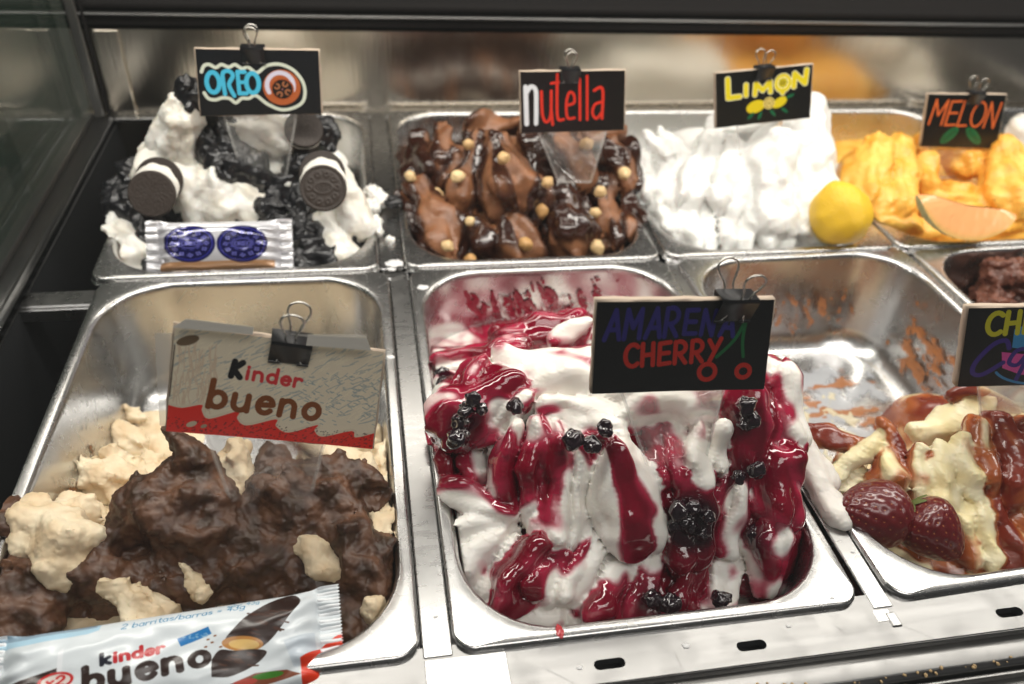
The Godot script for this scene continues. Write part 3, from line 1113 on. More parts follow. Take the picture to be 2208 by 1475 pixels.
# an embossed wafer: a disc whose upper face carries ridges, a ring of flowers and an oval (radius 1, in mm r)
func wafer_mesh(r: float, th: float, embossed: bool) -> ArrayMesh:
	var v := PackedVector3Array()
	var idx := PackedInt32Array()
	var sides := 120
	var prof := []
	for k in 26: prof.append([k / 25.0 * 0.97, 1])
	prof.append([1.0, 0])
	prof.append([1.0, -1])
	prof.append([0.96, -2])
	prof.append([0.0, -2])
	var n := noise(0.5, 3, 3)
	for p in prof:
		for i in sides:
			var a := TAU * i / sides
			var q: float = p[0]
			var y := th * 0.5
			if p[1] == 1:
				var x := q * cos(a)
				var z := q * sin(a)
				if embossed:
					if q > 0.86: y += 0.35 * sin(a * 40.0)
					elif q > 0.8: y -= 0.4
					else:
						for f in 10:
							var fx := 0.6 * cos(f * TAU / 10.0)
							var fz := 0.6 * sin(f * TAU / 10.0)
							var dd := Vector2(x - fx, z - fz).length()
							y += 0.6 * exp(-((dd - 0.1) / 0.035) ** 2)
						var ov := Vector2(x / 0.4, z / 0.24).length()
						y += 0.6 * exp(-((ov - 1.0) / 0.14) ** 2)
						if ov < 0.8: y += 0.35 * (1.0 if fposmod(x * 11.0, 1.0) < 0.5 else 0.0)
				else: y += 0.3 * n.get_noise_2d(x * 60.0, z * 9.0)
				y += 0.25 * n.get_noise_2d(x * 30.0, z * 30.0)
			elif p[1] == 0: y = th * 0.3
			else: y = -th * 0.5 if p[1] == -2 else -th * 0.3
			v.append(Vector3(q * r * cos(a), y, q * r * sin(a)))
	for j in prof.size() - 1:
		for i in sides:
			var a := j * sides + i
			var b := j * sides + (i + 1) % sides
			for q in [a, b, b + sides, a, b + sides, a + sides]: idx.append(q)
	var nn := face_normals(v, idx)
	for i in sides:
		nn[i] = Vector3.UP
		nn[(prof.size() - 1) * sides + i] = Vector3.DOWN
	if nn[sides * 5].y < 0.0:
		for t in range(0, idx.size(), 3):
			var s := idx[t]
			idx[t] = idx[t + 1]
			idx[t + 1] = s
		nn = face_normals(v, idx)
	return raw(v, nn, idx)

# a sandwich cookie at p with its face turned to d
func cookie(label: String, p: Vector3, d: Vector3, r: float, embossed: bool, cream := true, spin := 0.0, slip := Vector3.ZERO) -> Node3D:
	var t := thing("sandwich_cookie", label, "cookie", p, "dark cookies stuck in the cookie gelato")
	var y := d.normalized()
	var x := Vector3.RIGHT.rotated(Vector3.UP, spin)
	x = (x - y * x.dot(y)).normalized()
	t.basis = Basis(x, y, x.cross(y)) * Basis(Vector3.UP, spin)
	var k := "wafer%s%.1f" % [embossed, r]
	if not proto.has(k): proto[k] = wafer_mesh(r, 3.4, embossed)
	put("wafer", proto[k], M.wafer, t)
	if cream:
		if not proto.has("cream%.1f" % r): proto["cream%.1f" % r] = lump(Vector3(r * 0.97, 2.8, r * 0.97), 5, 0.1, 0.12, 10, 40)
		var c := put("cream_filling", proto["cream%.1f" % r], M.filling, t)
		c.position = (Vector3(0, -3.6, 0) + slip * 0.5) * MM
		var w := put("wafer", proto[k], M.wafer, t)
		w.position = (Vector3(0, -7.4, 0) + slip) * MM
		w.rotation.x = PI
	return t

# a pillow pack: half sizes a (along x) and b (along z), thickness c; the print covers its upper side; crimped ends
func pillow(a: float, b: float, c: float, crimp: float, n: FastNoiseLite, wrinkle: float, nx := 110, nz := 46) -> Array:
	var out := []
	for side in [1.0, -1.0]:
		var v := PackedVector3Array()
		var nn := PackedVector3Array()
		var uv := PackedVector2Array()
		var idx := PackedInt32Array()
		for j in nz + 1:
			for i in nx + 1:
				var s := -1.0 + 2.0 * i / nx
				var t := -1.0 + 2.0 * j / nz
				var e := clampf((1.0 - absf(s)) * a / crimp - 0.9, 0.0, 1.0)
				var ends := 1.0 - (1.0 - e) * (1.0 - e)
				var across := pow(maxf(0.0, 1.0 - pow(absf(t), 2.6)), 0.6)
				var y := c * ends * across
				var x := s * a
				if e <= 0.0:
					y += 0.5 * sin(t * 46.0)
					x += 0.9 * signf(s) * (absf(fposmod(j * 0.5, 1.0) - 0.5) * 2.0 - 0.5) * clampf((absf(s) * a - (a - 1.2)) / 1.2, 0.0, 1.0)
				y += side * wrinkle * n.get_noise_2d(x * 0.7, t * b * 1.3) * (0.4 + across)
				y += side * wrinkle * 0.9 * sin(t * 17.0 + 3.0 * n.get_noise_2d(x, t * 20.0)) * exp(-(((1.0 - absf(s)) * a - crimp) / 9.0) ** 2)
				v.append(Vector3(x, side * y, t * b * (0.93 + 0.07 * (1.0 - ends))))
				uv.append(Vector2((s + 1.0) / 2.0, (t + 1.0) / 2.0))
		for j in nz:
			for i in nx:
				var q := j * (nx + 1) + i
				for k in [q, q + 1, q + nx + 2, q, q + nx + 2, q + nx + 1]: idx.append(k)
		if side < 0.0:
			for t in range(0, idx.size(), 3):
				var s := idx[t]
				idx[t] = idx[t + 1]
				idx[t + 1] = s
		nn = face_normals(v, idx)
		if nn[v.size() / 2].y * side < 0.0:
			for k in nn.size(): nn[k] = -nn[k]
		out.append(build(v, nn, idx, uv))
	return out

# ------------------------------------------------------------------ the scene
func _ready() -> void:
	set_up_camera_and_light()
	make_materials()
	build_case()
	build_pans()
	cherry_gelato()
	bar_gelato()
	cheesecake_gelato()
	cookie_gelato()
	hazelnut_gelato()
	lemon_gelato()
	melon_gelato()
	chocolate_gelato()
	build_signs()
	build_toppings()
	build_smears()

func set_up_camera_and_light() -> void:
	var cam := Camera3D.new()
	cam.name = "camera"
	cam.position = Vector3(-21.644, 269.401, 409.331) * MM
	cam.rotation = Vector3(-0.66895, -0.21646, 0.07908)
	cam.near = 0.02
	cam.far = 20.0
	var lens := CameraAttributesPhysical.new()
	lens.frustum_focal_length = 27.84
	lens.frustum_focus_distance = 0.335
	lens.frustum_near = 0.02
	lens.frustum_far = 20.0
	lens.exposure_aperture = 8.0
	cam.attributes = lens
	add_child(cam)
	cam.fov = 46.64
	cam.current = true
	var env := Environment.new()
	env.background_mode = Environment.BG_COLOR
	env.background_color = Color(0.065, 0.065, 0.065).linear_to_srgb()
	env.tonemap_mode = Environment.TONE_MAPPER_LINEAR
	env.tonemap_exposure = 1.04
	env.sdfgi_enabled = true
	env.ssao_enabled = true
	env.ssil_enabled = true
	var we := WorldEnvironment.new()
	we.name = "environment"
	we.environment = env
	add_child(we)
	# three lamps out of view: two over the rows, a softer one behind the viewer
	area_light("unseen_case_lamp_light", Vector3(200, 372, 60), Vector3(0, -1, -0.12), Vector2(1.3, 0.05), 0.36, Color(1.0, 0.98, 0.94))  # out of view above the case, placed to light both rows
	area_light("unseen_rear_lamp_light", Vector3(260, 330, -190), Vector3(0, -1, 0.15), Vector2(1.2, 0.05), 0.135, Color(1.0, 0.97, 0.92))  # out of view, placed to light the rear row
	area_light("unseen_front_lamp_light", Vector3(300, 1500, 900), Vector3(-0.1, -1, -0.5), Vector2(1.2, 0.6), 0.8, Color(1.0, 0.98, 0.96))  # out of view behind the viewer, placed to light the sign fronts

func area_light(called: String, at: Vector3, towards: Vector3, size: Vector2, energy: float, c: Color) -> void:
	var l := AreaLight3D.new()
	l.name = called
	l.area_size = size
	l.light_energy = energy
	l.light_color = c
	l.shadow_enabled = true
	add_child(l)
	l.look_at_from_position(at * MM, (at + towards * 100.0) * MM, Vector3.BACK if absf(towards.normalized().y) > 0.9 else Vector3.UP)
	# glowing face of the unseen fitting, just behind the light
	var b := box_mesh(Vector3(-size.x * 500, -size.y * 500, 2), Vector3(size.x * 500, size.y * 500, 20), 1.0)
	var m := mat(Color(0.9, 0.9, 0.88), 0.5)
	m.emission_enabled = true
	m.emission = Color(1, 0.99, 0.96)
	m.emission_energy_multiplier = 1.0
	var o := put("unseen_lamp_panel", b, m)
	o.transform = l.transform
	tag(o, "white glowing panel, out of view, of the %s" % called.replace("_light", "").replace("_", " "), "lamp")

func make_materials() -> void:
	M.pan = steel(0.56, 0.26, 21, 0.6, 0.6)
	M.bar = steel(0.42, 0.28, 31, 0.3, 1.0, Color.WHITE, 0.12)
	M.rail = steel(0.18, 0.3, 41, 0.06, 1.0, Color.WHITE, 0.16)
	M.backwall = steel(0.62, 0.2, 51, 1.0, 0.05, Color(1.0, 0.92, 0.8), 0.02)
	M.backwall.heightmap_scale = 0.012
	M.endsteel = steel(0.26, 0.3, 61, 1.0, 1.0)
	M.darksteel = mat(Color(0.012, 0.011, 0.011), 0.6)
	M.darksteel.metallic_specular = 0.15
	M.trim = steel(0.2, 0.35, 65, 0.05, 1.0)
	M.well = mat(Color(0.012, 0.013, 0.015), 0.6)
	M.cardboard = mat(Color(0.5, 0.4, 0.31), 0.7)
	M.stake = mat(Color(0.9, 0.9, 0.88), 0.06)
	M.stake.transparency = BaseMaterial3D.TRANSPARENCY_ALPHA
	M.stake.albedo_color.a = 0.05
	M.stake_edge_glint = mat(Color(0.85, 0.85, 0.82), 0.3)  # whitish colour for the glint on the stake edges
	M.stake_edge_glint.transparency = BaseMaterial3D.TRANSPARENCY_ALPHA
	M.stake_edge_glint.albedo_color.a = 0.18
	M.clip = mat(Color(0.012, 0.012, 0.014), 0.35, 0.2)
	M.wire = mat(Color(0.62, 0.6, 0.56), 0.22, 1.0)
	M.glass = mat(Color(0.1, 0.16, 0.12), 0.03)
	M.glass.transparency = BaseMaterial3D.TRANSPARENCY_ALPHA
	M.glass.albedo_color.a = 0.1
	M.clear_glass = mat(Color(0.9, 0.95, 0.92), 0.02)
	M.clear_glass.transparency = BaseMaterial3D.TRANSPARENCY_ALPHA
	M.clear_glass.albedo_color.a = 0.01
	M.clear_glass.metallic_specular = 0.2
	M.white_gelato = cream_mat(0.34, 0.06)
	M.cream_gelato = cream_mat(0.4, 0.08)
	M.rough_gelato = cream_mat(0.55, 0.05)
	M.cherry_sauce = sauce_mat(0.09)
	M.choc_sauce = sauce_mat(0.2)
	M.thin_sauce = sauce_mat(0.25)
	M.crust = cream_mat(0.46, 0.0)
	M.crumb = mat(Color(0.007, 0.007, 0.009), 0.34)
	M.crumb.clearcoat_enabled = true
	M.crumb.clearcoat = 0.25
	M.crumb.clearcoat_roughness = 0.12
	M.wafer = mat(Color(0.028, 0.018, 0.013), 0.62)
	M.filling = mat(Color(0.8, 0.77, 0.7), 0.5)
	M.nut = cream_mat(0.4, 0.05)
	M.dark_cherry = mat(Color(0.012, 0.004, 0.008), 0.07)
	M.dark_cherry.clearcoat_enabled = true
	M.dark_cherry.clearcoat_roughness = 0.04

func cream_mat(rough: float, sss: float) -> StandardMaterial3D:
	var m := mat(Color.WHITE, rough)
	m.vertex_color_use_as_albedo = true
	if sss > 0.0:
		m.subsurf_scatter_enabled = true
		m.subsurf_scatter_strength = sss
	return m

func sauce_mat(rough: float) -> StandardMaterial3D:
	var m := mat(Color.WHITE, rough)
	m.vertex_color_use_as_albedo = true
	m.clearcoat_enabled = true
	m.clearcoat = 0.6
	m.clearcoat_roughness = rough * 0.6
	# thin films of sauce: the coat's own opacity falls off towards its edge
	m.transparency = BaseMaterial3D.TRANSPARENCY_ALPHA
	var im := Image.create(4, 4, false, Image.FORMAT_RGB8)
	im.fill(Color.WHITE)
	m.albedo_texture = ImageTexture.create_from_image(im)
	return m

func structure(called: String, mesh: Mesh, m: Material) -> MeshInstance3D:
	var o := put(called, mesh, m)
	o.set_meta("kind", "structure")
	return o

func build_case() -> void:
	structure("case_floor", box_mesh(Vector3(-222, -150, -246), Vector3(760, -140, 262)), M.well)
	structure("case_back_wall", box_mesh(Vector3(-300, -150, -262), Vector3(900, 64, -247)), M.backwall)
	structure("case_front_wall", box_mesh(Vector3(-300, -150, 258), Vector3(900, -14, 262)), M.well)
	# back ledge the rear pans hang on
	structure("case_back_ledge", box_mesh(Vector3(-222, -5, -247), Vector3(900, -2.2, -236), 0.5), M.bar)
	# dark shelf edge above the back wall
	var p := [Vector2(-330, 66), Vector2(-250, 66), Vector2(-246, 67), Vector2(-245, 69), Vector2(-245, 73), Vector2(-248, 74.5), Vector2(-248, 79), Vector2(-246, 80), Vector2(-246, 84), Vector2(-250, 86), Vector2(-250, 120), Vector2(-330, 120)]
	structure("case_back_shelf", extrude_x(p, -420, 1000), M.darksteel)
	structure("shelf_trim", extrude_x([Vector2(-247, 74.7), Vector2(-243.5, 75), Vector2(-243, 76.6), Vector2(-247, 77)], -420, 1000), M.trim)
	# front: the ledge with drain slots, then folded rails stepping down towards the glass
	var ledge := CSGCombiner3D.new()
	ledge.name = numbered("front_ledge")
	ledge.set_meta("kind", "structure")
	add_child(ledge)
	var slab := CSGBox3D.new()
	slab.name = "slab"
	slab.size = Vector3(1100, 4, 22) * MM
	slab.position = Vector3(350, -5, 260.5) * MM
	slab.material = M.rail
	ledge.add_child(slab)
	for x in [Vector3(56.6, -3.0, 262.3).x, Vector3(112.8, -3.0, 259.7).x, Vector3(204.7, -3.0, 257.7).x + 20.0, -60.0]:
		for e in [-4.0, 0.0, 4.0]:
			var hole: CSGPrimitive3D
			if e == 0.0:
				hole = CSGBox3D.new()
				hole.size = Vector3(8, 20, 4) * MM
			else:
				hole = CSGCylinder3D.new()
				hole.radius = 2.0 * MM
				hole.height = 20 * MM
				hole.sides = 16
			hole.name = "slot"
			hole.operation = CSGShape3D.OPERATION_SUBTRACTION
			hole.position = Vector3(x + e, -5, 264.6) * MM
			hole.material = M.well
			ledge.add_child(hole, true)
	var z := 270.2
	var y := -3.4
	for k in 4:
		var nose := [Vector2(z, y - 14), Vector2(z, y - 1.4), Vector2(z + 0.4, y - 0.5), Vector2(z + 1.2, y), Vector2(z + 2.2, y - 0.3), Vector2(z + 3.0, y - 1.2), Vector2(z + 10.4, y - 3.4), Vector2(z + 11.4, y - 3.2), Vector2(z + 11.9, y - 4.0), Vector2(z + 13.0, y - 4.4), Vector2(z + 13.6, y - 7.0), Vector2(z + 13.6, y - 14)]
		structure("front_rail", extrude_x(nose, -300, 900), M.rail)
		z += 14.6
		y -= 4.2
	# left end: a steel ledge, the well's side and the glass end pane with its posts
	structure("end_ledge", extrude_x([Vector2(-247, -9), Vector2(268, -9), Vector2(268, -3), Vector2(-247, -3)], -242, -217), M.endsteel)
	structure("end_ledge_lip", extrude_x([Vector2(-247, -3), Vector2(268, -3), Vector2(268, 2.0), Vector2(-247, 2.0)], -219.5, -217), M.endsteel)
	structure("well_side", box_mesh(Vector3(-221, -140, -247), Vector3(-218, -9, 262)), M.well)
	var g := thing("end_glass", "greenish glass end pane standing on the left steel ledge of the case", "glass pane", Vector3(-236, 0, -240))
	put("pane", box_mesh(Vector3(-3, -2, 0), Vector3(3, 320, 640), 0.5), M.glass, g)
	put("edge_strip", box_mesh(Vector3(-4, -3, 0), Vector3(4, 1.2, 640), 0.6), M.endsteel, g)
	var post := thing("corner_post", "grey steel corner post where the back wall meets the end glass", "post", Vector3(-226, 0, -245))
	put("upright", box_mesh(Vector3(-6, -3, 0), Vector3(1, 200, 5), 0.6), M.endsteel, post)
	put("seal_strip", box_mesh(Vector3(3, -3, 0), Vector3(5, 200, 3), 0.6), M.darksteel, post)
	put("cover_plate", box_mesh(Vector3(8, -3, -1.5), Vector3(25, 64, 1.2), 0.6), M.backwall, post)
	var fg := thing("front_glass", "clear slanting front glass pane of the case, between the viewer and the gelato", "glass pane", Vector3(300, -24, 330))
	var fp := put("pane", box_mesh(Vector3(-560, 0, -3), Vector3(600, 470, 3), 0.5), M.clear_glass, fg)
	fp.rotation.x = -0.25
	structure("shop_wall", box_mesh(Vector3(-1500, -800, -900), Vector3(-1480, 1500, 1500)), mat(Color(0.05, 0.085, 0.06), 0.8))
	structure("shop_floor", box_mesh(Vector3(-1480, -820, -900), Vector3(-243, -800, 1500)), mat(Color(0.03, 0.04, 0.03), 0.8))
	structure("shop_back_wall", box_mesh(Vector3(-1480, -800, -900), Vector3(1800, 1500, -880)), mat(Color(0.03, 0.03, 0.03), 0.8))
	# bars between the pans
	var t := thing("divider_bar", "long flat steel bar between the white wrapper pan and the cherry pan", "divider bar", Vector3(-11.4, -2.6, 0), "steel bars between the pans")
	put("strip", box_mesh(Vector3(0.2, -2, -2), Vector3(11.2, 0, 254), 0.5), M.bar, t)
	put("tab", box_mesh(Vector3(0.2, -2.2, 254.2), Vector3(31, -0.2, 268.5), 0.6), M.bar, t)
	t = thing("divider_bar", "steel bar with a notched tab between the cherry pan and the strawberry pan", "divider bar", Vector3(165.6, -2.6, 0), "steel bars between the pans")
	put("strip", box_mesh(Vector3(0.2, -2, -2), Vector3(9, 0, 256.2), 0.5), M.bar, t).rotation.y = 0.012
	put("tab", box_mesh(Vector3(2, -2.4, 256.4), Vector3(9.2, -0.2, 262), 0.4), M.bar, t)
	put("notch", box_mesh(Vector3(6.4, -5, 258), Vector3(11.4, 0.2, 265), 0.8), M.endsteel, t)
	t = thing("divider_bar", "steel bar between the cookie pan and the hazelnut pan", "divider bar", Vector3(-16.6, -2.0, -240), "steel bars between the pans")
	put("strip", box_mesh(Vector3(0.2, -2, 0), Vector3(14, 0, 236), 0.5), M.bar, t)
	put("tab", box_mesh(Vector3(1.5, -4, 236.2), Vector3(12.5, -0.6, 246), 0.6), M.bar, t)
	t = thing("cross_bar", "steel cross bar holding up the pans at the left end of the well", "cross bar", Vector3(-219, -9, -2), "")
	put("strip", box_mesh(Vector3(0, -2, -3), Vector3(40, 0, 12), 0.8), M.bar, t)
	put("flange", box_mesh(Vector3(0, -9, 12.2), Vector3(40, -1, 14), 0.6), M.bar, t)

func build_pans() -> void:
	pan("half emptied steel pan at the front holding cream and chocolate gelato and a white wrapper", -176.8, -11.8, 0, 254.5, 0, 72)
	pan("full steel pan at the front heaped with white and red cherry gelato", 0, 165, 0, 254.5, 0, 72)
	pan("nearly emptied steel pan with two strawberries and sauce streaks on its floor", 178.4, 343.4, 0, 254.5, 0, 72, 0.03)
	pan("steel pan at the right edge holding rough dark chocolate gelato", 347, 512, 0, 254.5, 0, 72, 0.03)
	pan("steel pan at the back holding the white gelato with black cookie chunks", -182, -17, -240, 0, 1.5, 72)
	pan("steel pan at the back full of brown hazelnut gelato with dark stripes", -1.9, 163.1, -240, 0, 1.5, 72)
	pan("steel pan at the back with pure white gelato and a whole lemon", 166.4, 331.4, -240, 0, 1.5, 72)
	pan("steel pan at the back with orange gelato and a melon slice", 333.4, 498.4, -240, 0, 1.5, 72)
	pan("steel pan at the back edge of the case beyond the orange gelato", 500.4, 665.4, -240, 0, 1.5, 72)

var ch := [Vector3(16.4, 50.0, 172.2), Vector3(19.7, 46.0, 174.6), Vector3(13.9, 44.0, 172.5), Vector3(33.7, 48.0, 176.5), Vector3(10.0, 34.0, 178.2), Vector3(11.6, 36.0, 170.8), Vector3(66.7, 50.0, 194.5), Vector3(54.5, 44.0, 194.2), Vector3(62.1, 42.0, 195.7), Vector3(126.6, 56.0, 194.0), Vector3(126.4, 48.0, 196.5), Vector3(128.7, 50.0, 196.1), Vector3(96.9, 20.0, 215.9), Vector3(102.5, 22.0, 215.9), Vector3(108.6, 18.0, 218.1), Vector3(102.1, 12.0, 217.2), Vector3(107.3, 8.0, 219.5), Vector3(96.3, 12.0, 216.6), Vector3(124.6, 28.0, 207.4), Vector3(131.5, 32.0, 208.0), Vector3(133.0, 6.0, 221.0), Vector3(158.6, -16.0, 217.1), Vector3(158.1, -18.0, 221.7), Vector3(83.5, -8.0, 236.8), Vector3(91.2, -10.0, 238.6), Vector3(113.1, -10.0, 239.2), Vector3(10.6, 8.0, 106.4), Vector3(11.1, 10.0, 117.6)]   # where the dark cherries lie

# sauce on a skin: streaks that follow each lobe, more of it where the lobe carries more
func streaks(s: Dictionary, f: Field, n: FastNoiseLite, across: float, down: float, gain: float, blot: FastNoiseLite, blot_gain: float, base := 0.0, up_gain := 0.0) -> PackedFloat32Array:
	var v: PackedVector3Array = s.v
	var who: PackedInt32Array = s.who
	var nr: PackedVector3Array = s.n
	var m := PackedFloat32Array()
	m.resize(v.size())
	for i in v.size():
		var id := who[i]
		var q := f.along(v[i], id)
		var b := base if id == 0 else f.ls[id - 1]
		if id > 0 and f.lm.has(id): b += f.lm[id] * (1.0 - 1.7 * absf(q.x) / f.lr[id - 1])
		m[i] = b + gain * n.get_noise_3d(q.x * across, q.y * down, id * 31.0) + blot_gain * blot.get_noise_3dv(v[i]) + up_gain * nr[i].y
	var idx: PackedInt32Array = s.idx
	for k in 5:
		var sum := PackedFloat32Array()
		var cnt := PackedFloat32Array()
		sum.resize(v.size())
		cnt.resize(v.size())
		for t in range(0, idx.size(), 3):
			var a := idx[t]
			var c := idx[t + 1]
			var d := idx[t + 2]
			var w := m[a] + m[c] + m[d]
			sum[a] += w
			sum[c] += w
			sum[d] += w
			cnt[a] += 3.0
			cnt[c] += 3.0
			cnt[d] += 3.0
		for i in v.size(): if cnt[i] > 0.0: m[i] = sum[i] / cnt[i]
	return m

func gelato_thing(called: String, label: String, category := "gelato") -> Node3D:
	return thing(called, label, category, Vector3.ZERO, "")

func cherry_gelato() -> void:
	var f := Field.new(Vector3(-4, -60, 4), Vector3(176, 72, 262), 1.6)
	f.k = 0.8
	f.pleat = 1.2
	f.warp(noise(0.03, 3, 2), 5.0)
	f.bulk([Vector3(20, -40, 20), Vector3(80, -34, 20), Vector3(150, -44, 20), Vector3(20, -18, 65), Vector3(80, -12, 65), Vector3(150, -30, 70), Vector3(15, 2, 105), Vector3(80, 16, 110), Vector3(150, 4, 115), Vector3(22, 6, 150), Vector3(80, 20, 150), Vector3(140, 14, 150), Vector3(20, -34, 195), Vector3(80, -28, 190), Vector3(140, -28, 190), Vector3(20, -44, 235), Vector3(80, -44, 240), Vector3(145, -44, 235)], 24.0)
	# top of the heap
	f.lobe(Vector3(42.1, 28.0, 142.7), Vector3(75.8, 33.0, 154.8), 17, 19, -0.35, 5, 0.04, 1.0)
	f.lobe(Vector3(79.6, 36.0, 170.6), Vector3(127.9, 40.0, 170.8), 13, 14, -0.3, 6, 0.08, 2.0)
	f.lobe(Vector3(53.4, 33.0, 169.1), Vector3(72.5, 34.0, 175.1), 10, 12, -0.25, 5, 0.06, 0.5)
	f.lobe(Vector3(59.2, 33.0, 179.7), Vector3(74.3, 34.0, 183.7), 6, 7, -0.1, 5, 0.1, 1.5)
	# upper left dome, red with cherries, and the curled white lip under it
	f.lobe(Vector3(35.6, 35.0, 153.1), Vector3(11.7, 22.0, 156.3), 12, 14, 0.5, 6, 0.05, 0.4)
	f.lobe(Vector3(24.3, 34.0, 144.6), Vector3(7.7, 15.0, 156.1), 10, 9, 0.45, 5, 0.08, 1.4)
	f.lobe(Vector3(39.1, 36.0, 162.1), Vector3(22.2, 20.0, 164.1), 8, 9, 0.4, 5, 0.06, 0.0)
	f.lobe(Vector3(35.1, 32.0, 169.1), Vector3(25.9, 24.0, 165.7), 4.5, 4.5, -0.9)
	f.lobe(Vector3(25.5, 24.0, 165.6), Vector3(26.1, 14.0, 170.1), 4.0, 5, -0.5)
	f.lobe(Vector3(14.7, 8.0, 160.2), Vector3(19.9, 2.0, 170.8), 8, 7, -0.6, 5, 0.1)
	f.lobe(Vector3(3.8, 8.0, 164.7), Vector3(6.0, 0.0, 174.3), 6, 6, 0.1, 4, 0.12)
	# hanging petals of the left middle
	f.lobe(Vector3(35.0, 30.0, 172.7), Vector3(28.8, 7.0, 185.7), 5.8, 9.2, -0.05, 4, 0.1, 2.2)
	f.lobe(Vector3(44.0, 32.0, 175.7), Vector3(40.8, 5.0, 193.1), 6.3, 10.3, -0.05, 4, 0.12, 0.7)
	f.lobe(Vector3(51.3, 33.0, 178.9), Vector3(49.1, 1.0, 202.1), 5.8, 10.9, -0.08, 4, 0.12, 3.0)
	f.lobe(Vector3(60.2, 30.0, 183.7), Vector3(56.7, -2.0, 205.6), 5.2, 8.6, -0.1, 4, 0.12, 1.9)
	f.lobe(Vector3(66.6, 30.0, 185.8), Vector3(64.5, -2.0, 199.0), 4.6, 6.9, 0.4, 4, 0.12, 1.2)
	# the big tongue in the middle
	f.lobe(Vector3(72.9, 31.0, 188.8), Vector3(80.5, 2.0, 202.1), 8, 19.5, -0.35, 7, 0.05, 0.4, 1.0, 1.5)
	f.lm[f.la.size()] = 1.6
	f.lobe(Vector3(88.4, 22.0, 191.3), Vector3(98.7, -2.0, 205.6), 6.9, 9.2, 0.4, 5, 0.12, 2.0)
	# lower left fan of white rolls
	f.lobe(Vector3(9.5, -2.0, 179.7), Vector3(28.1, 0.0, 192.6), 10.3, 9.2, 0.35, 5, 0.1, 0.2)
	f.lobe(Vector3(28.3, -2.0, 192.2), Vector3(7.8, -10.0, 195.9), 6.9, 10.3, -0.8, 4, 0.1)
	f.lobe(Vector3(29.6, -4.0, 197.1), Vector3(10.7, -14.0, 206.5), 6.3, 8.6, -0.8, 4, 0.12, 1.0)
	f.lobe(Vector3(32.9, -6.0, 202.1), Vector3(18.9, -18.0, 212.9), 5.8, 8.0, -0.7, 4, 0.12, 2.0)
	# bottom left petals
	f.lobe(Vector3(45.6, -4.0, 208.7), Vector3(28.9, -18.0, 218.7), 9.2, 13.8, 0.5, 5, 0.08, 1.2)
	f.lobe(Vector3(50.9, -4.0, 211.8), Vector3(40.1, -16.0, 221.5), 6.9, 11.5, 0.35, 4, 0.1, 0.4)
	f.lobe(Vector3(61.0, -6.0, 212.7), Vector3(51.7, -17.0, 223.4), 8.0, 10.9, -0.45, 4, 0.1, 1.0)
	f.lobe(Vector3(75.6, -16.0, 213.1), Vector3(64.7, -22.0, 226.1), 10.3, 13.8, 0.0, 5, 0.1, 2.4)
	f.lobe(Vector3(89.2, -18.0, 214.5), Vector3(81.2, -25.0, 227.4), 9.2, 12.6, 0.25, 5, 0.1, 0.3)
	f.lobe(Vector3(22.9, -30.0, 216.6), Vector3(43.4, -30.0, 226.0), 11.5, 12.6, 0.0, 5, 0.1)
	f.lobe(Vector3(53.7, -32.0, 226.1), Vector3(89.1, -33.0, 226.6), 11.5, 12.6, -0.1, 5, 0.1, 1.0)
	# right half
	f.lobe(Vector3(91.7, 34.0, 177.0), Vector3(94.7, 18.0, 196.3), 5.8, 7.5, -0.05, 3, 0.1)
	f.lobe(Vector3(101.4, 35.0, 179.1), Vector3(102.2, 18.0, 197.2), 6.3, 7.5, -0.15, 3, 0.1, 1.0)
	f.lobe(Vector3(112.0, 36.0, 181.2), Vector3(109.3, 19.0, 198.9), 6.3, 8.0, 0.05, 3, 0.1, 2.0)
	f.lobe(Vector3(118.5, 38.0, 189.6), Vector3(119.2, 24.0, 195.2), 5.2, 6.9, -1.0)
	f.lobe(Vector3(133.8, 42.0, 176.6), Vector3(133.8, 20.0, 190.3), 11.5, 13.8, 0.75, 5, 0.1)
	f.lobe(Vector3(150.1, 46.0, 164.2), Vector3(147.8, 24.0, 185.8), 8.0, 12.6, 0.5, 4, 0.1, 0.6)
	f.lobe(Vector3(155.5, 46.0, 169.5), Vector3(153.8, 28.0, 184.6), 9.2, 10.3, -0.1, 4, 0.1, 1.6)
	f.lobe(Vector3(107.8, 18.0, 197.8), Vector3(106.0, -8.0, 209.3), 9.2, 16.1, 0.8, 6, 0.1)
	f.lobe(Vector3(122.0, 18.0, 199.4), Vector3(111.8, -8.0, 211.2), 5.8, 8.0, 0.2, 3, 0.14, 0.9)
	f.lobe(Vector3(130.1, 18.0, 200.3), Vector3(122.0, -6.0, 214.0), 5.8, 9.2, 0.15, 3, 0.14, 2.1)
	f.lobe(Vector3(144.5, 20.0, 195.6), Vector3(143.6, 4.0, 205.5), 13, 16, 0.35, 6, 0.06, 2.6)
	f.lobe(Vector3(114.6, -16.0, 214.2), Vector3(104.9, -28.0, 227.3), 6.9, 10.3, 0.5, 5, 0.14)
	f.lobe(Vector3(125.0, -16.0, 215.5), Vector3(114.9, -28.0, 232.0), 6.9, 9.2, -0.1, 5, 0.14, 1.0)
	f.lobe(Vector3(139.0, -6.0, 214.8), Vector3(139.3, -18.0, 226.7), 14.9, 9.2, 0.3, 6, 0.08, 1.8)
	f.lobe(Vector3(150.6, -8.0, 214.6), Vector3(151.4, -20.0, 220.7), 9.2, 8.0, 0.4, 4, 0.1, 0.8)
	f.lobe(Vector3(102.2, -24.0, 214.2), Vector3(96.0, -32.0, 224.6), 9.2, 10.3, 0.8, 5, 0.1)
	f.lobe(Vector3(134.8, -30.0, 218.9), Vector3(153.0, -30.0, 218.7), 10.3, 10.3, 0.7, 5, 0.1)
	# behind the heap: scraped slope and a curled spike
	f.lobe(Vector3(73.0, 4.0, 85.3), Vector3(89.7, 16.0, 81.8), 7, 3, -0.6)
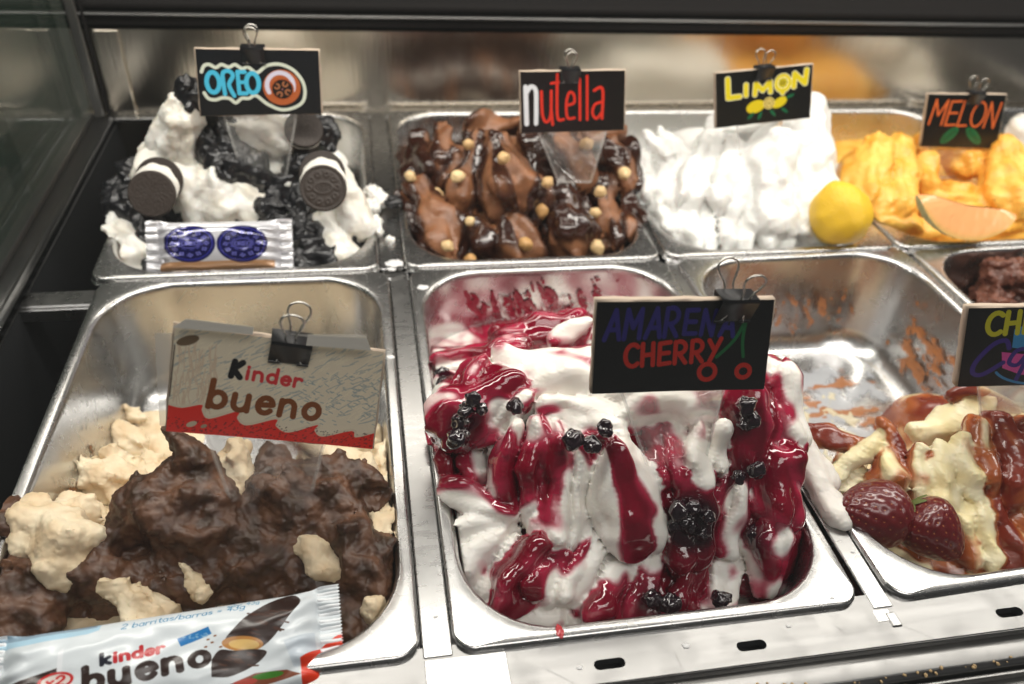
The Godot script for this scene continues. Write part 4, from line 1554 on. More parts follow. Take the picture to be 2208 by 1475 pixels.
	f.lobe(Vector3(50.2, -8.0, 65.3), Vector3(89.3, -6.0, 58.3), 10, 12, 0.5, 6, 0.1)
	f.lobe(Vector3(16.1, -4.0, 89.1), Vector3(48.0, 4.0, 90.1), 9, 10, 0.35, 6, 0.12)
	f.lobe(Vector3(10.4, 4.0, 108.9), Vector3(9.4, 8.0, 130.3), 8, 8, 0.0)
	f.crease(2.7, 2.2)
	f.roughen(noise(0.07, 5, 2), 1.0)
	f.clip(82.5, 127.2, 74.5, 119, 35)
	var s := finish(f, 1, 0.3, noise(0.08, 8, 2), 0.2)
	var root := gelato_thing("cherry_gelato", "white gelato heaped in thick folds and marbled with dark red cherry sauce")
	var tn := noise(0.05, 9, 2)
	var pink := streaks(s, f, noise(1.0, 12, 2), 0.05, 0.036, 1.25, noise(0.028, 14, 2), 0.9, 0.24)
	var vv: PackedVector3Array = s.v
	for i in vv.size(): pink[i] += 0.45 * syrup(vv[i]) - 0.05
	var col := PackedColorArray()
	for i in vv.size():
		var c := Color(0.83, 0.79, 0.72).lerp(Color(0.86, 0.83, 0.78), 0.5 + tn.get_noise_3dv(vv[i]))
		# juice that has soaked in round the sauce
		col.append(c.lerp(Color(0.5, 0.1, 0.16), clampf(0.7 + pink[i] * 2.8, 0.0, 0.85)))
	put("gelato", raw(s.v, s.n, s.idx, null, col), M.white_gelato, root)
	var sauce := func(p: Vector3, m: float) -> Color:
		var c := Color(0.46, 0.025, 0.07).lerp(Color(0.16, 0.003, 0.014), clampf(m * 1.6, 0.0, 1.0))
		return c.lerp(Color(0.022, 0.001, 0.006), syrup(p))
	put("cherry_sauce", coat(s, pink, 0.45, 4.0, sauce, 2), M.cherry_sauce, root)

# how much of the dark syrup round the cherries there is at p
func syrup(p: Vector3) -> float:
	var sum := 0.0
	for q: Vector3 in ch:
		var d := p.distance_squared_to(q + Vector3(0, -3, 0))
		if d < 400.0: sum += exp(-d / 62.0)
	return minf(1.0, sum)

func bar_gelato() -> void:
	# what is left of the cream gelato
	var f := Field.new(Vector3(-174, -74, 40), Vector3(-8, 30, 254), 1.9)
	f.k = 1.6
	f.warp(noise(0.05, 19, 2), 5.0)
	f.bulk([Vector3(-150, -66, 60), Vector3(-95, -78, 60), Vector3(-40, -78, 60), Vector3(-150, -52, 110), Vector3(-95, -76, 110), Vector3(-40, -60, 110), Vector3(-150, -36, 150), Vector3(-95, -52, 150), Vector3(-32, -30, 150), Vector3(-150, -22, 190), Vector3(-95, -14, 190), Vector3(-32, -20, 190), Vector3(-150, -24, 235), Vector3(-95, -20, 240), Vector3(-35, -22, 235)], 20.0)
	f.lobe(Vector3(-175.3, -34.0, 113.2), Vector3(-151.2, -38.0, 121.4), 9, 10, 0, 7, 0.16)
	f.lobe(Vector3(-157.3, -40.0, 109.7), Vector3(-141.6, -46.0, 112.2), 9, 8, 0, 7, 0.16, 1.0)
	f.lobe(Vector3(-152.8, -36.0, 121.5), Vector3(-146.1, -40.0, 136.3), 5, 4, 0)
	f.lobe(Vector3(-173.8, -24.0, 147.8), Vector3(-156.9, -26.0, 156.1), 11, 13, 0, 5, 0.1)
	f.lobe(Vector3(-168.3, -8.0, 171.6), Vector3(-146.1, -2.0, 190.5), 13, 14, 0, 6, 0.06)
	f.lobe(Vector3(-155.4, -8.0, 187.1), Vector3(-161.7, -12.0, 193.4), 10, 9, 0, 5, 0.08)
	f.lobe(Vector3(-21.1, -14.0, 142.7), Vector3(-20.2, -8.0, 191.7), 9, 11, 0, 5, 0.08)
	f.lobe(Vector3(-141.0, -40.0, 120.8), Vector3(-130.4, -36.0, 140.1), 8, 7, 0, 6, 0.12)
	f.lobe(Vector3(-185.3, -30.0, 118.8), Vector3(-182.8, -26.0, 138.3), 4, 5, 0, 5, 0.2)
	f.lobe(Vector3(-169.0, -56.0, 66.0), Vector3(-156.3, -58.0, 77.9), 9, 8, 0, 6, 0.15)
	f.lobe(Vector3(-169.2, -62.0, 44.7), Vector3(-161.3, -62.0, 49.4), 8, 6, 0, 6, 0.15)
	f.lobe(Vector3(-146.4, -60.0, 89.1), Vector3(-136.7, -60.0, 90.2), 7, 7, 0, 6, 0.15)
	f.lobe(Vector3(-23.0, -24.0, 136.2), Vector3(-18.8, -12.0, 173.2), 10, 11, 0, 6, 0.06)
	f.lobe(Vector3(-27.2, -30.0, 117.2), Vector3(-41.5, -34.0, 120.1), 10, 10, 0, 5, 0.12)
	f.lobe(Vector3(-54.1, 1.0, 200.5), Vector3(-39.1, -7.0, 213.3), 7, 6, 0, 5, 0.1)
	f.lobe(Vector3(-50.6, 0.0, 197.9), Vector3(-48.8, -4.0, 210.9), 5, 5, 0, 5, 0.1)
	f.lobe(Vector3(-126.2, -4.0, 209.8), Vector3(-110.5, -6.0, 220.6), 5, 6.5, 0, 5, 0.15)
	f.lobe(Vector3(-116.8, -3.0, 209.6), Vector3(-104.2, -6.0, 218.4), 3.5, 5, 0, 5, 0.15)
	f.lobe(Vector3(-97.1, -2.0, 209.6), Vector3(-91.7, -2.0, 218.6), 3.5, 4.5, 0, 5, 0.15)
	f.lobe(Vector3(-86.7, 6.0, 154.3), Vector3(-79.6, -2.0, 182.1), 8, 9, 0, 5, 0.1)
	f.lobe(Vector3(-51.6, 0.0, 152.6), Vector3(-35.6, -6.0, 160.1), 10, 11, 0, 5, 0.1)
	f.lobe(Vector3(-26.8, -8.0, 229.0), Vector3(-23.6, -12.0, 233.0), 8, 8, 0)
	f.crease(1.5, 2.2)
	f.roughen(noise(0.07, 6, 2), 1.8)
	f.clip(-94.3, 127.2, 74.5, 119, 35)
	var s := finish(f, 1, 0.35, noise(0.25, 18, 3), 0.6)
	var root := gelato_thing("bar_gelato", "scooped out cream coloured gelato under a lumpy dark chocolate crust")
	var n := noise(0.06, 4, 3)
	put("gelato", coloured(s, func(p: Vector3, _id: int) -> Color: return Color(0.66, 0.5, 0.31).lerp(Color(0.8, 0.69, 0.5), clampf(0.5 + n.get_noise_3dv(p), 0, 1))), M.rough_gelato, root)
	# the chocolate lumps
	var c := Field.new(Vector3(-176, -50, 110), Vector3(-10, 46, 252), 1.9)
	c.k = 3.0
	c.warp(noise(0.05, 29, 2), 5.0)
	c.lobe(Vector3(-102.0, 24.0, 165.7), Vector3(-105.4, 6.0, 178.3), 7, 20)
	c.lobe(Vector3(-100.4, 28.0, 165.8), Vector3(-96.3, 12.0, 177.1), 5, 14)
	c.lobe(Vector3(-116.7, 0.0, 176.9), Vector3(-92.2, -2.0, 185.4), 16, 18)
	c.lobe(Vector3(-122.7, -6.0, 181.0), Vector3(-131.9, -10.0, 193.0), 10, 14)
	c.lobe(Vector3(-142.2, -8.0, 184.2), Vector3(-148.7, -14.0, 192.5), 10, 12)
	c.lobe(Vector3(-171.9, -12.0, 193.2), Vector3(-161.7, -14.0, 201.7), 12, 14)
	c.lobe(Vector3(-175.2, -6.0, 170.0), Vector3(-183.1, -10.0, 182.3), 12, 16)
	c.lobe(Vector3(-143.4, -14.0, 193.2), Vector3(-114.6, -18.0, 200.6), 16, 16)
	c.lobe(Vector3(-104.2, -12.0, 190.4), Vector3(-81.6, -12.0, 195.5), 15, 16)
	c.lobe(Vector3(-73.5, -10.0, 202.5), Vector3(-55.2, -12.0, 205.6), 14, 13)
	c.lobe(Vector3(-90.2, -12.0, 201.2), Vector3(-105.8, -14.0, 206.6), 12, 12)
	c.lobe(Vector3(-67.1, 4.0, 157.4), Vector3(-47.3, 0.0, 169.6), 8, 11)
	c.lobe(Vector3(-67.6, 4.0, 181.0), Vector3(-46.9, 2.0, 184.2), 14, 14)
	c.lobe(Vector3(-44.8, 6.0, 169.9), Vector3(-29.5, 0.0, 174.3), 9, 9)
	c.lobe(Vector3(-43.4, -2.0, 183.8), Vector3(-29.8, -4.0, 181.2), 12, 10)
	c.lobe(Vector3(-36.0, -4.0, 197.7), Vector3(-27.1, -10.0, 208.2), 13, 14)
	c.lobe(Vector3(-29.3, -14.0, 214.1), Vector3(-35.4, -18.0, 227.7), 13, 12)
	c.lobe(Vector3(-47.5, -10.0, 210.2), Vector3(-37.0, -16.0, 224.7), 10, 12)
	c.lobe(Vector3(-73.0, 0.0, 191.7), Vector3(-62.3, -6.0, 197.7), 11, 11)
	c.lobe(Vector3(-160.9, -16.0, 206.7), Vector3(-167.5, -16.0, 217.7), 14, 12)
	c.roughen(noise(0.055, 77, 3), 6.0)
	c.clip(-94.3, 127.2, 75, 119.5, 35)
	var cs := finish(c, 1, 0.4, noise(0.22, 28, 3), 1.0)
	var cn := noise(0.09, 14, 2)
	var o := put("chocolate_crust", coloured(cs, func(p: Vector3, _id: int) -> Color: return Color(0.045, 0.02, 0.011).lerp(Color(0.125, 0.056, 0.028), clampf(0.4 + cn.get_noise_3dv(p), 0, 1))), M.crust, root)

func cheesecake_gelato() -> void:
	var f := Field.new(Vector3(168, -76, 90), Vector3(352, 40, 256), 2.0)
	f.k = 0.8
	f.pleat = 1.2
	f.warp(noise(0.035, 16, 2), 4.5)
	f.bulk([Vector3(200, -80, 80), Vector3(260, -84, 80), Vector3(330, -60, 80), Vector3(200, -76, 115), Vector3(250, -74, 120), Vector3(320, -34, 115), Vector3(195, -48, 150), Vector3(250, -32, 160), Vector3(320, -14, 160), Vector3(195, -34, 190), Vector3(250, -28, 195), Vector3(320, -20, 195), Vector3(200, -36, 235), Vector3(260, -38, 240), Vector3(320, -36, 235)], 21.0)
	f.lobe(Vector3(188.0, -10.0, 153.3), Vector3(215.6, -6.0, 170.6), 5, 6, 0.2, 4, 0.1)
	f.lobe(Vector3(198.0, -12.0, 177.3), Vector3(218.7, 0.0, 171.3), 5, 6, -0.8)
	f.lobe(Vector3(220.8, 8.0, 165.8), Vector3(220.9, -8.0, 187.1), 3.5, 11, 0.35, 5, 0.1)
	f.lobe(Vector3(206.1, -20.0, 177.8), Vector3(216.5, -22.0, 183.2), 9, 10, -0.6, 5, 0.14)
	f.lobe(Vector3(249.1, -4.0, 164.1), Vector3(280.9, 4.0, 158.7), 7, 9, -0.9, 6, 0.06)
	f.lobe(Vector3(265.1, 8.0, 154.8), Vector3(278.2, 14.0, 155.7), 4, 5, 0.25, 4, 0.2)
	f.lobe(Vector3(231.2, 8.0, 184.5), Vector3(227.7, -8.0, 199.0), 5, 9, -0.1, 3, 0.12, 1.0)
	f.lobe(Vector3(239.4, 10.0, 184.9), Vector3(233.6, -7.0, 201.7), 5, 11, -0.35, 4, 0.1)
	f.lobe(Vector3(246.6, 12.0, 187.6), Vector3(247.4, -4.0, 201.0), 6, 10, -0.4, 4, 0.1, 2.0)
	f.lobe(Vector3(260.1, 14.0, 181.7), Vector3(255.8, 0.0, 201.1), 7, 10, 0.1, 4, 0.12, 2.0)
	f.lobe(Vector3(269.3, 16.0, 181.6), Vector3(267.8, -2.0, 206.5), 8, 12, 0.35, 5, 0.1, 1.0)
	f.lobe(Vector3(285.9, 16.0, 186.5), Vector3(284.3, -2.0, 214.0), 10, 14, 0.3, 5, 0.1)
	f.lobe(Vector3(241.5, -8.0, 206.8), Vector3(243.4, -22.0, 222.9), 6, 9, 0.05, 4, 0.12, 0.6)
	f.lobe(Vector3(249.2, -6.0, 209.4), Vector3(250.9, -22.0, 225.1), 6, 9, -0.2, 4, 0.12, 1.6)
	f.lobe(Vector3(259.4, -6.0, 210.5), Vector3(263.3, -20.0, 226.8), 7, 10, 0.3, 4, 0.12, 2.6)
	f.lobe(Vector3(271.4, -8.0, 215.8), Vector3(280.1, -20.0, 228.8), 9, 12, 0.4, 4, 0.12)
	f.lobe(Vector3(228.3, -32.0, 216.2), Vector3(246.0, -32.0, 226.8), 9, 10, 0.05, 4, 0.1)
	f.lobe(Vector3(211.4, -32.0, 203.3), Vector3(226.9, -34.0, 219.9), 8, 9, 0.1, 4, 0.1)
	f.lobe(Vector3(254.9, -30.0, 230.1), Vector3(285.6, -28.0, 227.5), 10, 11, 0.5, 5, 0.1)
	f.lobe(Vector3(219.0, -28.0, 159.2), Vector3(208.0, -32.0, 191.6), 7, 9, -0.1, 5, 0.12)
	f.crease(2.0, 2.0)
	f.roughen(noise(0.08, 15, 2), 1.0)
	f.clip(257.5, 127.2, 75, 119, 35)
	var s := finish(f, 1, 0.3, noise(0.1, 38, 2), 0.15)
	var root := gelato_thing("cheesecake_gelato", "pale yellow gelato with reddish brown strawberry sauce beside two strawberries")
	var mask := streaks(s, f, noise(1.0, 52, 2), 0.05, 0.014, 1.2, noise(0.035, 54, 2), 0.8, -0.05)
	var n := noise(0.07, 44, 2)
	var vv: PackedVector3Array = s.v
	var col := PackedColorArray()
	for i in vv.size():
		var c := Color(0.8, 0.68, 0.37).lerp(Color(0.85, 0.77, 0.53), clampf(0.5 + n.get_noise_3dv(vv[i]), 0, 1))
		col.append(c.lerp(Color(0.62, 0.2, 0.07), clampf(0.4 + mask[i] * 2.6, 0.0, 0.85)))
	put("gelato", raw(s.v, s.n, s.idx, null, col), M.cream_gelato, root)
	put("strawberry_sauce", coat(s, mask, 0.5, 6.0, func(_p: Vector3, m: float) -> Color: return Color(0.52, 0.16, 0.045).lerp(Color(0.17, 0.022, 0.009), clampf(m * 1.7, 0, 1))), M.thin_sauce, root)

func cookie_gelato() -> void:
	var f := Field.new(Vector3(-186, -50, -236), Vector3(-6, 96, 4), 2.1)
	f.k = 3.0
	f.warp(noise(0.04, 26, 2), 4.0)
	f.bulk([Vector3(-165, -36, -20), Vector3(-100, -24, -15), Vector3(-30, -36, -20), Vector3(-165, -18, -60), Vector3(-100, 8, -60), Vector3(-34, -14, -60), Vector3(-165, -4, -110), Vector3(-100, 40, -110), Vector3(-34, -20, -110), Vector3(-160, 0, -160), Vector3(-100, 36, -160), Vector3(-36, -44, -160), Vector3(-150, -30, -215), Vector3(-100, -24, -215), Vector3(-40, -60, -215)], 26.0)
	f.lobe(Vector3(-130.4, 66.0, -77.3), Vector3(-140.7, 36.0, -90.0), 12, 20, 0, 7, 0.12)
	f.lobe(Vector3(-148.6, 34.0, -84.5), Vector3(-153.0, 26.0, -84.6), 15, 16, 0, 5, 0.1)
	f.lobe(Vector3(-126.7, 22.0, -72.1), Vector3(-125.7, 8.0, -67.3), 16, 16, 0, 6, 0.06)
	f.lobe(Vector3(-112.4, 26.0, -76.4), Vector3(-96.9, 8.0, -65.7), 12, 15, 0, 6, 0.08)
	f.lobe(Vector3(-113.4, 30.0, -65.3), Vector3(-114.2, 14.0, -61.8), 9, 15)
	f.lobe(Vector3(-90.3, 16.0, -69.2), Vector3(-79.6, 4.0, -59.7), 9, 10, 0, 6, 0.12)
	f.lobe(Vector3(-178.7, 6.0, -64.9), Vector3(-179.5, 0.0, -55.2), 5, 7)
	f.lobe(Vector3(-175.3, 0.0, -54.9), Vector3(-168.2, -14.0, -44.1), 10, 14, 0, 5, 0.1)
	f.lobe(Vector3(-45.8, 46.0, -93.1), Vector3(-28.1, 4.0, -44.8), 4, 11, 0, 6, 0.06)
	f.lobe(Vector3(-67.4, 20.0, -86.2), Vector3(-44.1, 8.0, -69.0), 14, 14)
	f.lobe(Vector3(-81.0, 32.0, -89.5), Vector3(-75.1, 24.0, -72.2), 10, 9)
	f.lobe(Vector3(-99.0, 52.0, -95.3), Vector3(-76.3, 46.0, -86.9), 16, 14, 0, 6, 0.1)
	f.lobe(Vector3(-50.1, 4.0, -52.0), Vector3(-39.4, -10.0, -34.3), 10, 12, 0, 5, 0.1)
	f.crease(2.6, 2.4)
	f.roughen(noise(0.06, 25, 2), 2.0)
	f.clip(-99.5, -120, 75, 112, 35)
	var s := finish(f, 1, 0.4, noise(0.12, 48, 2), 0.7)
	var root := gelato_thing("cookie_gelato", "tall heap of white gelato with glossy black cookie chunks")
	var n := noise(0.05, 34, 2)
	put("gelato", coloured(s, func(p: Vector3, _id: int) -> Color: return Color(0.72, 0.67, 0.57).lerp(Color(0.86, 0.84, 0.79), clampf(0.6 + n.get_noise_3dv(p), 0, 1))), M.cream_gelato, root)
	# black cookie crumb in sauce
	var c := Field.new(Vector3(-188, -40, -236), Vector3(-6, 96, 4), 2.1)
	c.k = 4.0
	c.lobe(Vector3(-122.1, 82.0, -76.7), Vector3(-128.8, 64.0, -82.0), 8, 12)
	c.lobe(Vector3(-166.6, 20.0, -90.6), Vector3(-177.2, 8.0, -76.2), 12, 12)
	c.lobe(Vector3(-120.9, 50.0, -86.2), Vector3(-112.7, 42.0, -76.3), 9, 10)
	c.lobe(Vector3(-37.6, 14.0, -70.2), Vector3(-35.1, 8.0, -62.3), 6, 6)
	c.lobe(Vector3(-109.6, 54.0, -90.9), Vector3(-105.2, 34.0, -72.9), 12, 14)
	c.lobe(Vector3(-94.4, 34.0, -79.1), Vector3(-83.8, 24.0, -72.6), 12, 9)
	c.lobe(Vector3(-117.1, 44.0, -92.5), Vector3(-100.0, 40.0, -86.9), 10, 10)
	c.lobe(Vector3(-81.5, 20.0, -73.8), Vector3(-82.1, 6.0, -56.4), 11, 12)
	c.lobe(Vector3(-63.5, 22.0, -69.1), Vector3(-61.6, 8.0, -57.6), 7, 9)
	c.lobe(Vector3(-62.3, 40.0, -85.6), Vector3(-65.9, 28.0, -70.3), 10, 8)
	c.lobe(Vector3(-49.8, 50.0, -87.8), Vector3(-47.5, 42.0, -87.8), 10, 9)
	c.lobe(Vector3(-171.0, 18.0, -81.9), Vector3(-172.3, 8.0, -69.9), 10, 10)
	c.lobe(Vector3(-168.1, 4.0, -64.9), Vector3(-159.8, -8.0, -50.4), 9, 10)
	c.lobe(Vector3(-162.6, -12.0, -46.0), Vector3(-156.6, -16.0, -38.4), 9, 9)
	c.lobe(Vector3(-67.7, 4.0, -53.1), Vector3(-50.7, -4.0, -48.0), 10, 11)
	c.lobe(Vector3(-62.5, -8.0, -38.3), Vector3(-48.3, -12.0, -32.6), 13, 11)
	c.lobe(Vector3(-79.6, -10.0, -31.6), Vector3(-65.5, -12.0, -28.3), 9, 10)
	c.lobe(Vector3(-29.2, 0.0, -45.8), Vector3(-29.7, -6.0, -38.5), 6, 6)
	c.lobe(Vector3(-102.8, 4.0, -61.1), Vector3(-91.0, 4.0, -57.4), 7, 6)
	c.lobe(Vector3(-87.6, 50.0, -92.4), Vector3(-74.6, 36.0, -87.7), 7, 6)
	c.lobe(Vector3(-155.1, 4.0, -70.1), Vector3(-137.1, 4.0, -63.1), 6, 6)
	c.roughen(noise(0.09, 87, 2), 6.0)
	c.clip(-99.5, -120, 76, 113, 35)
	var cs := finish(c, 1, 0.3, noise(0.12, 58, 2), 1.2)
	put("cookie_chunks", raw(cs.v, cs.n, cs.idx), M.crumb, root)

func hazelnut_gelato() -> void:
	var f := Field.new(Vector3(-6, -46, -236), Vector3(172, 72, 4), 2.0)
	f.k = 0.8
	f.pleat = 1.1
	f.warp(noise(0.028, 36, 2), 8.0)
	f.bulk([Vector3(15, -40, -20), Vector3(80, -38, -15), Vector3(148, -40, -20), Vector3(18, -22, -60), Vector3(80, -12, -60), Vector3(148, -20, -60), Vector3(20, 2, -110), Vector3(80, 12, -110), Vector3(148, 4, -110), Vector3(20, 2, -165), Vector3(80, 10, -165), Vector3(148, 2, -165), Vector3(20, -30, -220), Vector3(80, -26, -220), Vector3(148, -30, -220)], 28.0)
	f.lobe(Vector3(32.1, 36.0, -127.6), Vector3(34.1, 20.0, -114.0), 6, 16, -0.1, 4, 0.12)
	f.lobe(Vector3(17.9, 20.0, -137.7), Vector3(21.9, 6.0, -106.4), 9, 17, 0.35, 5, 0.1, 1.0)
	f.lobe(Vector3(41.8, 24.0, -109.0), Vector3(33.6, 8.0, -91.4), 8, 12, 0.3, 4, 0.1, 2.0)
	f.lobe(Vector3(52.9, 36.0, -96.2), Vector3(42.5, 8.0, -70.8), 7, 13, 0.15, 4, 0.12)
	f.lobe(Vector3(66.1, 42.0, -93.8), Vector3(74.7, 15.0, -64.0), 8, 26, 0.1, 7, 0.08)
	f.lobe(Vector3(91.4, 38.0, -103.5), Vector3(97.8, 20.0, -85.9), 9, 14, 0.35, 5, 0.12)
	f.lobe(Vector3(13.8, 4.0, -86.4), Vector3(26.2, -9.0, -48.4), 11, 20, 0.1, 6, 0.1)
	f.lobe(Vector3(5.1, 0.0, -87.6), Vector3(7.2, -8.0, -63.1), 8, 10, 0.3, 4, 0.12)
	f.lobe(Vector3(43.2, 2.0, -75.2), Vector3(44.1, -8.0, -54.7), 8, 12, 0.0, 4, 0.12)
	f.lobe(Vector3(58.0, -0.0, -65.0), Vector3(60.7, -10.0, -47.9), 9, 14, 0.3, 4, 0.12)
	f.lobe(Vector3(68.1, 2.0, -48.4), Vector3(76.2, -12.0, -35.3), 11, 15, 0.0, 5, 0.12)
	f.lobe(Vector3(41.0, -18.0, -53.2), Vector3(52.3, -22.0, -41.1), 9, 10, 0.0, 4, 0.12)
	f.lobe(Vector3(107.9, 18.0, -70.0), Vector3(112.1, -6.0, -44.0), 9, 19, 0.3, 8, 0.09)
	f.lobe(Vector3(89.1, -2.0, -57.2), Vector3(99.2, -8.0, -48.2), 6, 7, 0.0, 3, 0.14)
	f.lobe(Vector3(123.9, 2.0, -67.5), Vector3(128.3, -8.0, -46.3), 7, 10, 0.15, 4, 0.14)
	f.lobe(Vector3(144.2, 10.0, -71.9), Vector3(144.6, -8.0, -45.3), 6, 11, 0.05, 4, 0.14)
	f.lobe(Vector3(156.3, 8.0, -71.6), Vector3(154.1, -6.0, -44.4), 6, 11, 0.0, 4, 0.14, 1.0)
	f.lobe(Vector3(150.2, 34.0, -106.8), Vector3(155.2, 16.0, -84.3), 7, 12, 0.15, 4, 0.14)
	f.lobe(Vector3(162.4, 28.0, -103.9), Vector3(161.4, 14.0, -80.8), 6, 9, 0.35, 4, 0.14)
	f.lobe(Vector3(117.0, 34.0, -103.9), Vector3(124.1, 16.0, -82.1), 11, 15, -0.1, 5, 0.12)
	f.lobe(Vector3(138.7, 14.0, -85.4), Vector3(140.8, 6.0, -76.2), 9, 10, 0.3, 4, 0.14)
	f.lobe(Vector3(58.7, 34.0, -126.7), Vector3(99.9, 34.0, -129.0), 9, 10, 0.0, 4, 0.14)
	f.lobe(Vector3(109.7, 32.0, -125.1), Vector3(155.7, 30.0, -125.2), 9, 11, 0.0, 4, 0.14)
	f.lobe(Vector3(115.3, -20.0, -48.5), Vector3(145.0, -20.0, -46.5), 9, 9, 0.2, 4, 0.12)
	f.crease(3.2, 2.4)
	f.roughen(noise(0.08, 35, 2), 0.8)
	f.clip(80.6, -120, 75, 112.5, 35)
	var s := finish(f, 1, 0.35, noise(0.09, 68, 2), 0.2)
	var root := gelato_thing("hazelnut_gelato", "milk chocolate coloured gelato in thick folds striped with glossy dark chocolate sauce")
	var n := noise(0.07, 64, 2)
	put("gelato", coloured(s, func(p: Vector3, _id: int) -> Color: return Color(0.17, 0.07, 0.03).lerp(Color(0.26, 0.112, 0.05), clampf(0.5 + n.get_noise_3dv(p), 0, 1))), M.cream_gelato, root)
	var mask := streaks(s, f, noise(1.0, 72, 2), 0.046, 0.016, 1.2, noise(0.03, 74, 2), 0.35, 0.42)
	put("chocolate_sauce", coat(s, mask, 1.1, 6.0, func(_p: Vector3, m: float) -> Color: return Color(0.09, 0.032, 0.017).lerp(Color(0.028, 0.01, 0.006), clampf(m * 3.0, 0, 1)), 4), M.choc_sauce, root)

func lemon_gelato() -> void:
	var f := Field.new(Vector3(158, -46, -236), Vector3(338, 110, 4), 2.1)
	f.k = 2.4
	f.pleat = 1.6
	f.warp(noise(0.035, 46, 2), 5.0)
	f.bulk([Vector3(185, -40, -20), Vector3(250, -36, -15), Vector3(310, -40, -20), Vector3(185, -22, -60), Vector3(250, -10, -60), Vector3(310, -8, -60), Vector3(185, -10, -110), Vector3(250, 16, -110), Vector3(305, 16, -110), Vector3(185, -24, -165), Vector3(250, 16, -165), Vector3(305, 10, -165), Vector3(185, -40, -220), Vector3(250, -30, -220), Vector3(310, -34, -220)], 28.0)
	f.lobe(Vector3(303.8, 58.0, -109.3), Vector3(292.1, 34.0, -78.9), 9, 20, 0, 6, 0.05)
	f.lobe(Vector3(284.0, 46.0, -100.2), Vector3(260.4, 34.0, -72.6), 14, 20, 0, 6, 0.05)
	f.lobe(Vector3(286.6, 30.0, -72.4), Vector3(287.3, -2.0, -42.2), 20, 24, 0, 7, 0.04)
	f.lobe(Vector3(256.1, 32.0, -69.5), Vector3(256.5, 2.0, -43.6), 18, 22, 0, 7, 0.05)
	f.lobe(Vector3(185.5, 30.0, -122.7), Vector3(194.6, 22.0, -96.3), 3, 8, 0, 5, 0.15)
	f.lobe(Vector3(194.8, 34.0, -125.8), Vector3(201.1, 24.0, -95.7), 3, 8, 0, 5, 0.15)
	f.lobe(Vector3(181.5, 18.0, -109.0), Vector3(176.4, 6.0, -74.3), 5, 10, 0, 5, 0.15)
	f.lobe(Vector3(205.5, 22.0, -107.5), Vector3(186.0, 4.0, -70.7), 7, 11, 0, 4, 0.16)
	f.lobe(Vector3(227.1, 34.0, -104.5), Vector3(200.5, 10.0, -65.6), 9, 16, 0, 5, 0.14)
	f.lobe(Vector3(237.0, 34.0, -88.5), Vector3(225.3, 10.0, -57.5), 10, 17, 0, 5, 0.14)
	f.lobe(Vector3(185.7, 0.0, -78.1), Vector3(188.4, -10.0, -49.0), 8, 13, 0, 5, 0.16)
	f.lobe(Vector3(207.7, 4.0, -62.7), Vector3(204.2, -12.0, -38.8), 10, 14, 0, 5, 0.16)
	f.lobe(Vector3(235.3, 4.0, -61.2), Vector3(227.8, -12.0, -37.2), 10, 14, 0, 5, 0.16)
	f.lobe(Vector3(252.5, 2.0, -50.4), Vector3(255.5, -12.0, -32.3), 11, 15, 0, 5, 0.14)
	f.lobe(Vector3(280.3, 0.0, -32.7), Vector3(289.2, -10.0, -29.9), 16, 14, 0, 6, 0.08)
	f.lobe(Vector3(242.0, 36.0, -115.9), Vector3(266.3, 40.0, -114.5), 12, 14, 0, 5, 0.12)
	f.crease(1.3, 2.0)
	f.roughen(noise(0.08, 45, 2), 1.0)
	f.clip(248.9, -120, 75, 112.5, 35)
	var s := finish(f, 1, 0.5, noise(0.14, 78, 2), 0.3)
	var root := gelato_thing("lemon_gelato", "pure white gelato swirled into a tall peak next to a whole lemon")
	put("gelato", coloured(s, func(_p: Vector3, _id: int) -> Color: return Color(0.78, 0.78, 0.75)), M.white_gelato, root)

